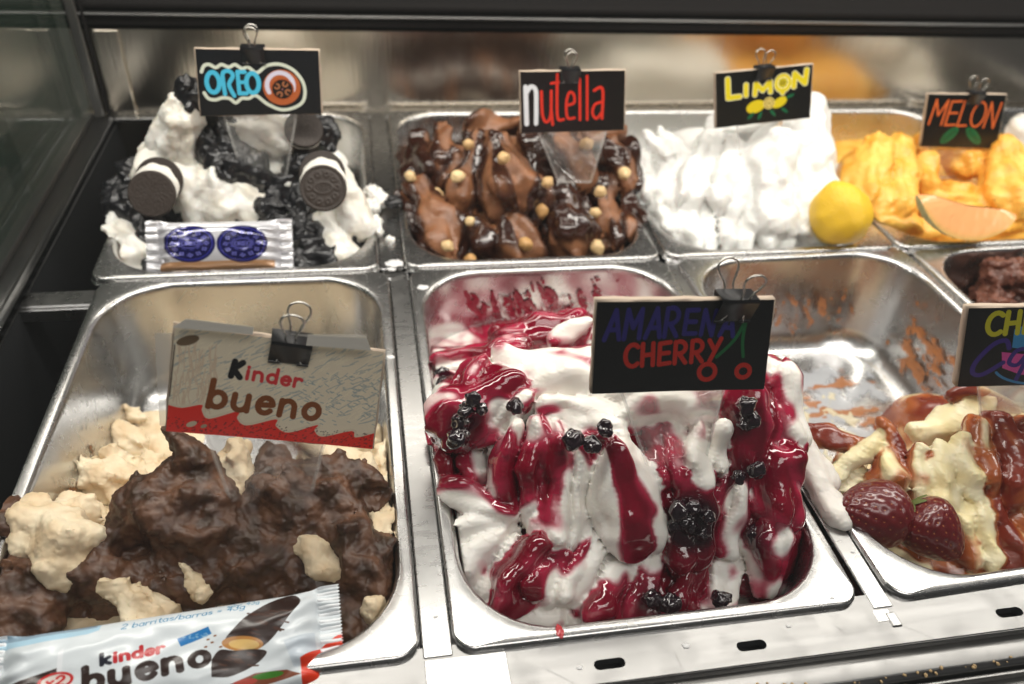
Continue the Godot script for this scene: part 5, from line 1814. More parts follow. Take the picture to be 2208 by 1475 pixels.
func melon_gelato() -> void:
	var f := Field.new(Vector3(312, -46, -236), Vector3(512, 80, 4), 2.1)
	f.k = 1.4
	f.warp(noise(0.035, 56, 2), 4.0)
	f.bulk([Vector3(350, -30, -20), Vector3(415, -26, -15), Vector3(480, -30, -20), Vector3(352, -8, -60), Vector3(415, -20, -60), Vector3(480, -14, -60), Vector3(355, 2, -110), Vector3(415, -6, -110), Vector3(480, 2, -110), Vector3(355, 0, -165), Vector3(415, 4, -165), Vector3(480, 2, -165), Vector3(355, -36, -220), Vector3(415, -30, -220), Vector3(480, -34, -220)], 30.0)
	f.lobe(Vector3(357.1, 30.0, -93.1), Vector3(339.3, 6.0, -58.9), 12, 20, 0, 8, 0.1)
	f.lobe(Vector3(377.0, 30.0, -94.1), Vector3(357.2, 6.0, -51.0), 11, 17, 0, 7, 0.11)
	f.lobe(Vector3(399.7, 28.0, -97.6), Vector3(391.7, 8.0, -74.4), 10, 13, 0, 5, 0.12)
	f.lobe(Vector3(433.5, 24.0, -103.5), Vector3(436.2, 18.0, -91.3), 13, 14, 0, 6, 0.1)
	f.lobe(Vector3(458.8, 30.0, -85.6), Vector3(451.6, 4.0, -49.5), 13, 22, 0, 9, 0.09)
	f.lobe(Vector3(344.2, 20.0, -90.8), Vector3(330.7, 10.0, -73.4), 12, 12, 0, 7, 0.1)
	f.lobe(Vector3(339.5, 0.0, -42.2), Vector3(361.7, -6.0, -38.0), 10, 12, 0, 6, 0.1)
	f.lobe(Vector3(414.6, 4.0, -73.4), Vector3(437.7, 2.0, -64.8), 8, 9, 0, 5, 0.2)
	f.lobe(Vector3(395.1, -2.0, -63.5), Vector3(439.9, -2.0, -53.9), 9, 10, 0, 5, 0.2)
	f.lobe(Vector3(438.5, -8.0, -36.7), Vector3(473.8, -8.0, -41.4), 12, 14, 0, 6, 0.1)
	f.lobe(Vector3(375.4, -16.0, -47.4), Vector3(434.2, -18.0, -40.3), 12, 12, 0, 6, 0.1)
	f.crease(1.5, 2.2)
	f.roughen(noise(0.09, 55, 2), 1.0)
	f.clip(415.9, -120, 75, 112.5, 35)
	var s := finish(f, 1, 0.45, noise(0.2, 88, 2), 0.4)
	var root := gelato_thing("melon_gelato", "orange gelato in ridged folds behind a melon slice")
	var n := noise(0.06, 94, 2)
	put("gelato", coloured(s, func(p: Vector3, _id: int) -> Color: return Color(0.8, 0.36, 0.035).lerp(Color(0.88, 0.52, 0.1), clampf(0.5 + n.get_noise_3dv(p), 0, 1))), M.cream_gelato, root)

func chocolate_gelato() -> void:
	var f := Field.new(Vector3(344, -60, 4), Vector3(430, 20, 120), 2.2)
	f.k = 2.5
	f.bulk([Vector3(360, -50, 20), Vector3(400, -30, 20), Vector3(360, -56, 70), Vector3(410, -30, 60), Vector3(410, -30, 110)], 22.0)
	f.lobe(Vector3(398.9, -10.0, 19.7), Vector3(414.8, -10.0, 26.5), 10, 12, 0, 5, 0.15)
	f.lobe(Vector3(401.0, -24.0, 16.3), Vector3(392.9, -24.0, 37.7), 9, 10, 0, 5, 0.15)
	f.lobe(Vector3(423.6, -14.0, 3.6), Vector3(434.9, -10.0, 10.6), 10, 12, 0, 5, 0.15)
	f.roughen(noise(0.1, 65, 3), 6.0)
	f.clip(431, 127.2, 75, 119, 35)
	var s := finish(f, 1, 0.35, noise(0.3, 98, 3), 1.6)
	var root := gelato_thing("chocolate_gelato", "rough dark chocolate gelato in the pan at the right edge")
	var n := noise(0.1, 104, 2)
	put("gelato", coloured(s, func(p: Vector3, _id: int) -> Color: return Color(0.09, 0.03, 0.018).lerp(Color(0.17, 0.06, 0.035), clampf(0.5 + n.get_noise_3dv(p), 0, 1))), M.cream_gelato, root)
	# the white gelato of the next pan, of which only the near flank shows
	f = Field.new(Vector3(500, -40, -180), Vector3(580, 40, -20), 2.6)
	f.k = 3.0
	f.bulk([Vector3(520, -20, -40), Vector3(560, -10, -40), Vector3(520, -6, -100), Vector3(560, 10, -100), Vector3(530, -10, -170)], 26.0)
	f.lobe(Vector3(524, 10, -110), Vector3(530, 0, -70), 10, 14, 0, 6, 0.1)
	f.lobe(Vector3(530, 18, -150), Vector3(540, 10, -110), 12, 14, 0, 6, 0.1)
	f.roughen(noise(0.09, 66, 3), 4.0)
	f.clip(582.9, -120, 75, 112.5, 35)
	s = finish(f, 0, 0.4, noise(0.3, 99, 3), 1.0)
	root = gelato_thing("cream_gelato", "white gelato in the pan beyond the orange gelato")
	put("gelato", coloured(s, func(_p: Vector3, _id: int) -> Color: return Color(0.8, 0.78, 0.72)), M.cream_gelato, root)

func build_signs() -> void:
	# corners: bottom left, bottom right, top right, top left; stake: top left, top right, bottom right, bottom left
	var c := [Vector3(-117.1, 70.8, -65.0), Vector3(-45.9, 71.7, -65.0), Vector3(-44.5, 109.7, -67.0), Vector3(-113.7, 110.3, -67.0)]
	sign_board("black sign with blue letters and a drawn sandwich cookie above the cookie gelato", c, art_cookie_sign(), 2.0, [Vector3(-103.9, 72.7, -65.0), Vector3(-61.1, 72.4, -65.0), Vector3(-75.3, 18.4, -64.0), Vector3(-96.7, 18.9, -64.0)])
	binder_clip("binder clip on the sign with blue letters above the cookie gelato", c[3].lerp(c[2], 0.46), c[2] - c[3], c[3] - c[0], 13, 0.12, 0.1)
	c = [Vector3(75.4, 61.7, -56.0), Vector3(143.9, 63.1, -56.0), Vector3(139.3, 101.8, -58.0), Vector3(72.2, 100.8, -58.0)]
	sign_board("black sign with one white and several red letters above the hazelnut gelato", c, art_hazelnut_sign(), 1.6, [Vector3(86.7, 63.4, -56.0), Vector3(132.4, 62.9, -56.0), Vector3(126.4, 25.8, -56.0), Vector3(104.0, 26.4, -56.0)])
	binder_clip("binder clip on the sign with red letters above the hazelnut gelato", c[3].lerp(c[2], 0.47), c[2] - c[3], c[3] - c[0], 12, 0.12, 0.1)
	c = [Vector3(211.7, 58.4, -68.0), Vector3(281.7, 63.6, -72.0), Vector3(273.3, 100.3, -74.0), Vector3(203.1, 95.5, -70.0)]
	sign_board("tilted black sign with yellow letters and painted lemons above the white gelato", c, art_lemon_sign(), 1.6, [Vector3(227.6, 60.7, -69.0), Vector3(261.8, 62.9, -71.0), Vector3(261.7, 31.7, -70.0), Vector3(238.7, 32.1, -70.0)])
	binder_clip("binder clip on the tilted sign with painted lemons", c[3].lerp(c[2], 0.5), c[2] - c[3], c[3] - c[0], 12, 0.2, 0.05, 0.12)
	c = [Vector3(385.8, 34.8, -85.0), Vector3(452.5, 31.9, -85.0), Vector3(442.2, 74.0, -87.0), Vector3(376.7, 74.9, -87.0)]
	sign_board("black sign with orange letters and two green leaves above the orange gelato", c, art_melon_sign(), 1.6, [Vector3(395.6, 35.4, -85.0), Vector3(430.7, 34.1, -85.0), Vector3(439.0, 7.3, -85.0), Vector3(409.2, 8.0, -85.0)])
	binder_clip("binder clip on the sign with orange letters above the orange gelato", c[3].lerp(c[2], 0.6), c[2] - c[3], c[3] - c[0], 12, 0.2, 0.05, 0.14)
	c = [Vector3(56.4, 71.5, 198.0), Vector3(127.6, 67.6, 198.0), Vector3(121.7, 109.2, 195.0), Vector3(53.8, 112.3, 195.0)]
	sign_board("black sign with purple and red letters and two drawn cherries above the cherry gelato", c, art_cherry_sign(), 2.4, [Vector3(68.9, 70.9, 197.0), Vector3(112.0, 67.1, 197.0), Vector3(113.4, 5.1, 199.0), Vector3(94.8, 7.6, 199.0)], 0.012)
	binder_clip("binder clip on the sign with the drawn cherries", c[3].lerp(c[2], 0.775), c[2] - c[3], c[3] - c[0], 14, 0.35, 0.22, 0.12)
	c = [Vector3(237.5, 41.5, 178.0), Vector3(336.0, 35.0, 178.0), Vector3(311.4, 81.4, 175.0), Vector3(225.1, 84.8, 175.0)]
	sign_board("black sign with yellow and purple letters over a pink drawing above the strawberries", c, art_cake_sign(), 2.6, [Vector3(250.5, 41.8, 178.0), Vector3(298.3, 37.7, 178.0), Vector3(320.2, -22.9, 180.0), Vector3(282.2, -18.3, 180.0)], 0.012)
	# the bar sign: a worn laminated card in front of a second clear sheet
	c = [Vector3(-99.7, 56.4, 186.0), Vector3(-24.9, 38.3, 186.0), Vector3(-18.4, 85.5, 183.0), Vector3(-88.1, 102.7, 183.0)]
	var t := sign_board("worn beige sign with red and brown letters and a red wave above the chocolate crust", c, art_bar_sign(), 0.8, [Vector3(-86.3, 53.9, 185.4), Vector3(-43.5, 43.1, 185.4), Vector3(-57.5, -9.6, 186.0), Vector3(-81.6, -5.9, 186.0)], 0.018)
	binder_clip("binder clip on the worn beige sign with the red wave", c[3].lerp(c[2], 0.535) + Vector3(0, -1.5, 0), c[2] - c[3], c[3] - c[0], 14, 0.2, 0.12, -0.06)
	var l := mat(Color(0.75, 0.74, 0.7), 0.3)
	l.transparency = BaseMaterial3D.TRANSPARENCY_ALPHA
	l.albedo_color.a = 0.55
	var st := SurfaceTool.new()
	st.begin(Mesh.PRIMITIVE_TRIANGLES)
	var bl: Vector3 = c[0]
	var q := [Vector3(-101.4, 57.2, 184.2) - bl, Vector3(-26.0, 38.1, 184.2) - bl, Vector3(-24.9, 92.1, 181.5) - bl, Vector3(-95.3, 97.7, 181.5) - bl]
	quad(st, q[0], q[1], q[2], q[3], Vector3(0, 0.3, 1))
	st.generate_normals()
	put("clear_sheet", st.commit(), l, t)
	for e in [[Vector3(-87.6, 103.7, 186.9), Vector3(-62.7, 98.9, 186.9), Vector3(-62.1, 101.8, 186.6), Vector3(-82.7, 106.6, 186.6)], [Vector3(-45.7, 93.0, 186.9), Vector3(-23.6, 89.1, 186.9), Vector3(-24.9, 94.8, 186.6), Vector3(-44.6, 97.4, 186.6)]]:
		st = SurfaceTool.new()
		st.begin(Mesh.PRIMITIVE_TRIANGLES)
		for d in [0.0, -0.25]: quad(st, e[0] - bl + Vector3(0, 0, d), e[1] - bl + Vector3(0, 0, d), e[2] - bl + Vector3(0, 0, d), e[3] - bl + Vector3(0, 0, d), Vector3(0, 0, 1 if d == 0.0 else -1))
		st.generate_normals()
		put("paper_strip", st.commit(), mat(Color(0.7, 0.67, 0.6), 0.5), t)

func build_toppings() -> void:
	var rng := RandomNumberGenerator.new()
	rng.seed = 41
	# hazelnuts: (pixel place on the heap, height)
	var nuts := [Vector3(7.5, 22.0, -83.0), Vector3(45.1, 50.0, -70.9), Vector3(37.1, 32.0, -61.1), Vector3(64.6, 50.0, -49.7), Vector3(91.4, 40.0, -35.2), Vector3(132.6, 24.0, -50.6), Vector3(151.2, 32.0, -61.0), Vector3(26.0, 6.0, -18.0), Vector3(42.6, 12.0, -37.3), Vector3(77.2, 4.0, -19.6), Vector3(91.7, 14.0, -44.4), Vector3(127.5, 14.0, -40.5), Vector3(126.4, -2.0, -22.7), Vector3(127.9, 44.0, -81.6), Vector3(24.9, 14.0, -68.4), Vector3(41.9, -8.0, -22.2)]
	var where := ["at the left end of the heap", "near the top left of the heap", "on the dark fold left of the middle fold", "on top of the tall middle fold", "on the right flank of the middle fold", "beside the right fold near the stake", "at the right end of the heap", "on the lowest left fold", "in the hollow left of the middle", "on the lowest middle fold", "in the gap below the middle fold", "on the right above the lower folds", "at the lower right near the rim", "behind the clear stake", "half hidden under the left fold", "at the front rim of the pan"]
	var kinds := []
	for k in 4: kinds.append(lump(Vector3(5.0, 5.4, 5.0), 100 + k, 0.22, 0.09, 12, 16, 0.18))
	for k in nuts.size():
		var nm := mat(Color(0.5, 0.27, 0.09).lerp(Color(0.74, 0.56, 0.3), rng.randf()), 0.45)
		var o := put("hazelnut", kinds[k % 4], nm)
		o.position = (nuts[k] + Vector3(0, -3.0, -2.0)) * MM
		o.rotation = Vector3(rng.randf() * 6, rng.randf() * 6, rng.randf() * 6)
		o.scale = Vector3.ONE * rng.randf_range(0.66, 0.95)
		tag(o, "peeled hazelnut " + where[k] + " of brown gelato", "hazelnut", "hazelnuts on the brown gelato")
	# dark amarena cherries
	var cw := ["topmost on the upper left red dome", "second from the top on the left red dome", "left of the pair on the left red dome", "alone on the right of the left red dome", "lowest on the left flank", "between the two on the left flank", "small and dark on the pink crest", "at the left of the dark smear on the crest", "at the right of the dark smear on the crest", "uppermost beside the right edge of the sign", "lowest of the three right of the stake", "middle of the three right of the stake", "left one in the large dark cluster", "uppermost in the large dark cluster", "right one in the large dark cluster", "middle one in the large dark cluster", "lowest right in the large dark cluster", "lowest left in the large dark cluster", "on the fold right of the stake", "at the top of the round right lobe", "below the round right lobe", "at the right wall of the pan", "lowest at the right wall of the pan", "in the dark syrup at the front", "right in the dark syrup at the front", "near the front right corner of the pan", "at the back left wall of the pan", "below the one at the back left wall"]
	var ck := []
	for k in 4: ck.append(lump(Vector3(5.4, 4.6, 5.0), 200 + k, 0.42, 0.08, 16, 24))
	for k in ch.size():
		var o := put("candied_cherry", ck[k % 4], M.dark_cherry)
		o.position = (ch[k] + Vector3(0, -2.8, -1.6)) * MM
		o.rotation = Vector3(rng.randf() * 6, rng.randf() * 6, rng.randf() * 6)
		o.scale = Vector3.ONE * rng.randf_range(0.5, 0.9)
		tag(o, "black syrupy cherry " + cw[k], "cherry", "dark cherries on the red and white gelato")
	# cookies
	cookie("plain dark sandwich cookie facing out on the left of the cookie gelato", Vector3(-149.2, 30.0, -47.1), Vector3(-0.05, 0.45, 0.88), 13.8, false, true, 0.0, Vector3(2, -3, -8))
	cookie("embossed dark sandwich cookie on the right of the cookie gelato", Vector3(-48.1, 36.0, -37.8), Vector3(-0.05, 0.55, 0.83), 14.0, true, true, 0.0, Vector3(-1, -3, -10))
	cookie("dark cookie under the right corner of the sign with blue letters", Vector3(-59.1, 56.0, -78.0), Vector3(0.1, 0.75, 0.66), 12.0, false)
	cookie("dark cookie tilted on edge at the upper left peak of the cookie gelato", Vector3(-130.6, 70.0, -92.7), Vector3(-0.75, 0.55, 0.4), 15.0, false)
	var cf := put("cream_disc", lump(Vector3(15, 15, 4.5), 9, 0.1, 0.15, 14, 30), M.filling)
	cf.position = Vector3(-147.5, 36.0, -71.9) * MM
	cf.rotation = Vector3(-0.9, 0.2, 0)
	tag(cf, "loose white cream filling disc above the left plain cookie", "cream filling")
	# the small clear pack with two blue printed cookies
	var pk := thing("cookie_pack", "small shiny pack showing two blue cookies lying on the pan rim", "snack pack", Vector3(-110.3, 9.0, -19.5))
	var pm := mat(Color.WHITE, 0.13)
	pm.albedo_texture = art_cookie_pack()
	pm.metallic = 0.25
	pm.clearcoat_enabled = true
	pm.clearcoat_roughness = 0.06
	var shell := pillow(42, 15.5, 5.5, 8, noise(0.03, 7, 2), 1.3)
	put("printed_front", shell[0], pm, pk)
	var sm := mat(Color(0.75, 0.75, 0.77), 0.2, 0.7)
	put("back", shell[1], sm, pk)
	pk.rotation = Vector3(0.85, -0.02, 0.0)
	# the white bar wrapper
	var bw := thing("bar_wrapper", "white chocolate bar wrapper with dark letters lying at the front of the cream gelato pan", "wrapper", Vector3(-101, -0.5, 245))
	var wm := mat(Color.WHITE, 0.3)
	wm.albedo_texture = art_bar_wrapper()
	wm.clearcoat_enabled = true
	wm.clearcoat = 0.3
	wm.clearcoat_roughness = 0.2
	shell = pillow(61, 18.5, 7, 9, noise(0.05, 17, 2), 1.0, 150, 60)
	put("printed_front", shell[0], wm, bw)
	put("back", shell[1], mat(Color(0.8, 0.83, 0.86), 0.35), bw)
	bw.rotation = Vector3(0.3, 0.06, 0.0)
	# lemon
	var lm := mat(Color(0.8, 0.5, 0.02), 0.4)
	lm.heightmap_enabled = true
	lm.heightmap_texture = noise_tex(0.2, 71, 0.1, 0.9, 256)
	lm.heightmap_scale = 0.09
	lm.uv1_triplanar = true
	lm.uv1_scale = Vector3(20, 20, 20)
	var lemon := thing("lemon", "whole yellow lemon resting at the front corner of the white gelato pan", "lemon", Vector3(291.4, 18.0, -17.2))
	var body := put("fruit", lump(Vector3(19.5, 21, 19.5), 33, 0.09, 0.08, 48, 56, 0.16), lm, lemon)
	body.rotation = Vector3(-0.35, 0.0, 0.35)
	var tip := put("stem_scar", lump(Vector3(2.4, 0.9, 2.4), 34, 0.2, 0.2, 8, 12), mat(Color(0.5, 0.36, 0.05), 0.7), lemon)
	tip.position = body.basis * Vector3(0, 0.0236, 0)
	tip.rotation = body.rotation
	melon_slice()
	strawberry("large dark strawberry lying against the left pan wall, its tip to the left", Vector3(194.8, -2.0, 210.7), Vector3(-0.92, 0.25, 0.05), 15, 20)
	strawberry("second strawberry with green leaves lying right of the larger one", Vector3(216.3, -3.0, 220.8), Vector3(0.5, -0.35, 0.7), 13.5, 17)

func melon_slice() -> void:
	# a wedge: an arc of radius 34 mm, cut flat on two sides that meet in the hollow
	var t := thing("melon_slice", "crescent slice of pale orange melon with green rind in front of the orange gelato", "melon slice", Vector3(376.5, 4.0, -9.8))
	var outer := 40.0
	var n := noise(0.15, 81, 3)
	for part in 3:
		var v := PackedVector3Array()
		var idx := PackedInt32Array()
		var na := 48
		var nb := 10
		for i in na + 1:
			var s := -1.0 + 2.0 * i / na
			var a := s * 1.12
			var taper := sqrt(maxf(0.0, 1.0 - pow(absf(s), 2.4)))
			var r0 := outer - 22.0 * taper - 0.4
			for j in nb + 1:
				var u := float(j) / nb
				var p: Vector3
				if part == 0:          # rind
					var w := (u - 0.5) * 2.0
					var r := outer + 0.5 * n.get_noise_2d(a * 40, u * 30) * 1.2
					p = Vector3(sin(a) * r, -cos(a) * r + outer, w * 13.0 * taper * 0.98) + Vector3(0, 0, 0)
					p -= Vector3(sin(a), -cos(a), 0) * (w * w * 2.4 * taper)
				else:
					var r := lerpf(outer - 2.6 * taper * 1.0, r0, u)
					var side := 1.0 if part == 1 else -1.0
					p = Vector3(sin(a) * r, -cos(a) * r + outer, side * 13.0 * taper * (1.0 - u * 0.92)) + Vector3(0, 0, 0.3 * n.get_noise_2d(a * 60, u * 20))
				v.append(p)
		for i in na:
			for j in nb:
				var q := i * (nb + 1) + j
				for k in [q, q + 1, q + nb + 2, q, q + nb + 2, q + nb + 1]: idx.append(k)
		var nn := face_normals(v, idx)
		var c := v[v.size() / 2]
		var want := Vector3(0, -1, 0) if part == 0 else Vector3(0, 0.4, 1.0 if part == 1 else -1.0)
		if nn[v.size() / 2].dot(want) < 0.0:
			for k in nn.size(): nn[k] = -nn[k]
		var cols := PackedColorArray()
		for i in v.size(): cols.append(Color(1, 1, 1).lerp(Color(0.72, 0.95, 0.75), clampf(1.0 - (i % (nb + 1)) / 2.5, 0, 1) if part > 0 else 0.0))
		var mesh := build(v, nn, idx, null, cols)
		var m := mat(Color(0.42, 0.42, 0.22) if part == 0 else Color(0.85, 0.4, 0.16), 0.6 if part == 0 else 0.22)
		m.heightmap_enabled = true
		m.heightmap_texture = noise_tex(0.09 if part == 0 else 0.05, 83, 0.0, 1.0, 256, 1.0, 1.0 if part == 0 else 0.25)
		m.heightmap_scale = 0.15 if part == 0 else 0.03
		m.uv1_triplanar = true
		m.uv1_scale = Vector3(14, 14, 14)
		if part > 0: m.vertex_color_use_as_albedo = true
		put("rind" if part == 0 else "flesh", mesh, m, t)
	t.rotation = Vector3(-0.1, -0.22, -0.12)

func strawberry(label: String, p: Vector3, d: Vector3, r: float, l: float) -> void:
	var t := thing("strawberry", label, "strawberry", p, "strawberries in the pale yellow gelato")
	var y := d.normalized()
	var x := Vector3.FORWARD.cross(y).normalized()
	t.basis = Basis(x, y, x.cross(y))
	var v := PackedVector3Array()
	var idx := PackedInt32Array()
	var seeds := []
	for k in 15:
		var cnt := int(4 + 12 * sin(PI * (k + 1.0) / 16.0))
		for i in cnt: seeds.append(Vector2(PI * (k + 1.3) / 16.5, TAU * (i + 0.5 * (k % 2)) / cnt))
	var rings := 64
	var sides := 84
	var n := noise(0.2, 91, 2)
	var shape := func(th: float) -> float: return sin(th) * (1.0 + 0.28 * cos(th) * -1.0)
	for j in rings + 1:
		var th := PI * j / rings
		for i in sides:
			var ph := TAU * i / sides
			var q := Vector3(cos(ph) * (shape as Callable).call(th) * r, cos(th) * l * (1.0 if th < PI / 2 else 0.72), sin(ph) * (shape as Callable).call(th) * r)
			var dip := 0.0
			for s in seeds:
				var dt: float = (s.x - th) * l
				if absf(dt) > 3.0: continue
				var dp: float = wrapf(s.y - ph, -PI, PI) * sin(th) * r
				dip += exp(-(dt * dt + dp * dp) / 1.6)
			v.append(q * (1.0 - 0.04 * dip + 0.006 * n.get_noise_3dv(q)))
	for j in rings:
		for i in sides:
			var a := j * sides + i
			var b := j * sides + (i + 1) % sides
			for q in [a, b + sides, b, a, a + sides, b + sides]: idx.append(q)
	var nn := face_normals(v, idx)
	if nn[sides * 30].dot(v[sides * 30]) < 0.0:
		for k in nn.size(): nn[k] = -nn[k]
	for i in sides:
		nn[i] = Vector3.UP
		nn[rings * sides + i] = Vector3.DOWN
	var m := mat(Color(0.11, 0.006, 0.008), 0.3)
	m.clearcoat_enabled = true
	m.clearcoat = 0.4
	m.clearcoat_roughness = 0.1
	var fruit := put("fruit", build(v, nn, idx), m, t)
	var st := SurfaceTool.new()
	st.begin(Mesh.PRIMITIVE_TRIANGLES)
	var grain := lump(Vector3(0.45, 0.8, 0.3), 2, 0.0, 0.1, 4, 6)
	for s in seeds:
		var th: float = s.x
		var q := Vector3(cos(s.y) * (shape as Callable).call(th) * r, cos(th) * l * (1.0 if th < PI / 2 else 0.72), sin(s.y) * (shape as Callable).call(th) * r) * 0.955
		st.append_from(grain, 0, Transform3D(Basis.looking_at(q.normalized() + Vector3(0.001, 0, 0), Vector3(0.01, 1, 0.02)), q * MM))
	var sd := put("seeds", st.commit(), mat(Color(0.32, 0.1, 0.03), 0.4), fruit)
	sd.set_meta("kind", "stuff")
	for k in 7:
		var a := TAU * k / 7.0
		var dirv := Vector3(cos(a), 0, sin(a))
		var lv := PackedVector3Array()
		var li := PackedInt32Array()
		for j in 6:
			var u := j / 5.0
			var w := 2.4 * sin(PI * minf(0.96, u * 0.85 + 0.12))
			var c := dirv * (u * 9.0 + 0.5) + Vector3(0, -l * 0.72 - 0.4 + 2.2 * u * u, 0)
			var sidev := dirv.cross(Vector3.UP) * w
			lv.append_array(PackedVector3Array([c - sidev, c - Vector3(0, 0.7, 0), c + sidev]))
		for j in 5:
			for e in 2:
				var q := j * 3 + e
				for z in [q, q + 1, q + 4, q, q + 4, q + 3]: li.append(z)
		var ln := face_normals(lv, li)
		if ln[7].y > 0.0:
			for z in ln.size(): ln[z] = -ln[z]
		var lf := mat(Color(0.1, 0.13, 0.03), 0.5)
		lf.cull_mode = BaseMaterial3D.CULL_DISABLED
		put("leaf", build(lv, ln, li), lf, t)

func flat_mat(c: Color, rough: float) -> StandardMaterial3D:
	var m := mat(c, rough)
	m.cull_mode = BaseMaterial3D.CULL_DISABLED
	m.transparency = BaseMaterial3D.TRANSPARENCY_ALPHA
	m.vertex_color_use_as_albedo = true
	return m

func build_smears() -> void:
	# the white tongue spilt over the bar between the cherry pan and the strawberry pan
	var f := Field.new(Vector3(140, -10, 110), Vector3(205, 30, 235), 1.6)
	f.k = 3.0
	f.lobe(Vector3(166.9, 10.0, 167.9), Vector3(173.4, 3.0, 185.9), 9, 7, 0, 5, 0.1)
	f.lobe(Vector3(173.4, 3.0, 185.9), Vector3(174.4, 0.0, 211.0), 6, 5.5, 0, 4, 0.1)
	f.lobe(Vector3(173.8, 8.0, 169.7), Vector3(180.8, 1.0, 193.6), 5, 5)
	f.lobe(Vector3(177.0, 0.0, 206.0), Vector3(176.4, 0.0, 216.4), 5, 3)
	f.roughen(noise(0.08, 61, 2), 1.0)
	var s := finish(f, 1, 0.4, noise(0.15, 62, 2), 0.3)
	var o := put("gelato_spill", coloured(s, func(_p: Vector3, _i: int) -> Color: return Color(0.8, 0.76, 0.7)), M.cream_gelato)
	tag(o, "tongue of white gelato spilt over the bar between cherry pan and strawberry pan", "gelato spill")
	# crumbs of white and black gelato on the bar right of the cookie pan
	f = Field.new(Vector3(-30, -6, -110), Vector3(10, 20, -20), 1.3)
	f.k = 1.5
	f.lobe(Vector3(-19.4, 6.0, -87.6), Vector3(-11.9, 4.0, -79.8), 5, 5)
	f.lobe(Vector3(-19.9, 4.0, -75.0), Vector3(-18.5, 3.0, -70.4), 4, 4)
	f.lobe(Vector3(-18.1, 3.0, -54.8), Vector3(-16.5, 2.0, -41.6), 4, 3)
	f.lobe(Vector3(-20.8, 3.0, -46.0), Vector3(-18.8, 3.0, -51.9), 4, 3)
	f.lobe(Vector3(-8.9, 0.0, -35.2), Vector3(-6.6, 0.0, -35.1), 3, 2)
	f.roughen(noise(0.2, 63, 2), 3.0)
	s = finish(f, 1, 0.3, noise(0.5, 67, 2), 0.8)
	o = put("gelato_spill", coloured(s, func(_p: Vector3, _i: int) -> Color: return Color(0.82, 0.8, 0.76)), M.cream_gelato)
	tag(o, "crumbly white spill on the bar between the cookie pan and the hazelnut pan", "gelato spill")
	var k := put("cookie_chunk", lump(Vector3(6, 4, 5), 64, 0.5, 0.1), M.crumb)
	k.position = Vector3(-5.0, 6.0, -73.8) * MM
	tag(k, "black cookie chunk fallen beside the spill by the hazelnut pan", "cookie chunk")
	# spots of dried milk on the bars
	var spots := [Vector3(-8.1, 2.0, -3.7), Vector3(-14.7, 0.0, 83.4), Vector3(7.4, 0.0, 20.6), Vector3(-9.8, 1.0, 0.9), Vector3(45.2, -2.9, 264.7), Vector3(87.6, -2.9, 261.4), Vector3(130.7, -2.9, 258.7), Vector3(-5.0, -2.5, 237.4), Vector3(174.4, -2.4, 229.2), Vector3(152.5, 0.1, 250.9)]
	var sw := ["on the tab of the bar by the hazelnut pan", "on the bar left of the cherry pan", "on the back left rim of the cherry pan", "next to the largest one on the tab", "left of the left drain slot on the front ledge", "between the two drain slots on the front ledge", "right of the right drain slot on the front ledge", "low on the bar left of the cherry pan", "on the bar between cherry pan and strawberries", "on the front right corner of the cherry pan rim"]
	var r := [5.5, 2.2, 3.4, 3.0, 1.1, 1.5, 1.0, 0.8, 0.9, 1.0]
	for i in spots.size():
		o = put("milk_spot", lump(Vector3(r[i], minf(0.8, r[i] * 0.25), r[i] * 0.7), 300 + i, 0.4, 0.12, 8, 24), mat(Color(0.7, 0.7, 0.7), 0.35))
		o.position = spots[i] * MM
		tag(o, "small whitish milk spot " + sw[i], "spot", "spots on the steel")
	o = put("sauce_drop", lump(Vector3(1.6, 0.7, 3.0), 310, 0.3, 0.2, 8, 16), mat(Color(0.5, 0.04, 0.05), 0.15))
	o.position = Vector3(40.4, -0.2, 251.0) * MM
	tag(o, "small red sauce drop on the front rim of the cherry pan", "sauce drop")
	var brown := flat_mat(Color(0.2, 0.075, 0.02), 0.35)
	var rust := flat_mat(Color(0.42, 0.16, 0.05), 0.4)
	var red := flat_mat(Color(0.24, 0.012, 0.03), 0.2)
	var white := flat_mat(Color(0.8, 0.76, 0.72), 0.5)
	var pale := flat_mat(Color(0.75, 0.68, 0.48), 0.5)
	var frost := flat_mat(Color(0.5, 0.52, 0.55), 0.6)
	# on the back walls of the pans
	wall_smear("brown crumb smear high on the back wall of the cream gelato pan", Vector3(-50, -3, 8.4), Vector3(30, 0, 0), Vector3(0, -13, 0.8), noise(0.16, 401, 4), 1, 1, 0.1, 1.4, 90, brown, 1.0)
	wall_smear("red cherry smear across the back wall of the cherry pan", Vector3(14, -6, 9.4), Vector3(126, 0, 0), Vector3(10, -40, 3.0), noise(0.06, 402, 4), 1.6, 0.5, -0.12, 0.5, 150, red, 0.85)
	wall_smear("white gelato left on the back wall of the cherry pan", Vector3(20, -8, 9.6), Vector3(122, 0, 0), Vector3(8, -36, 3.0), noise(0.09, 403, 4), 1.4, 0.6, -0.1, 0.9, 150, white, 0.9)
	wall_smear("orange brown splashes on the back wall of the strawberry pan", Vector3(196, -18, 10.4), Vector3(126, 0, 0), Vector3(8, -44, 4.4), noise(0.09, 404, 4), 1, 0.6, 0.0, 0.5, 160, rust, 0.85)
	wall_smear("thin sauce film spread over the bare floor of the strawberry pan", Vector3(204, -71.6, 30), Vector3(0, 0, 92), Vector3(112, 0, 0), noise(0.035, 405, 4), 1.6, 0.5, 0.1, 0.5, 150, rust, 0.75)
	wall_smear("pale gelato film left on the floor of the strawberry pan", Vector3(196, -71.7, 50), Vector3(0, 0, 80), Vector3(100, 0, 0), noise(0.06, 406, 4), 1, 1, 0.06, 0.9, 150, pale, 0.7)
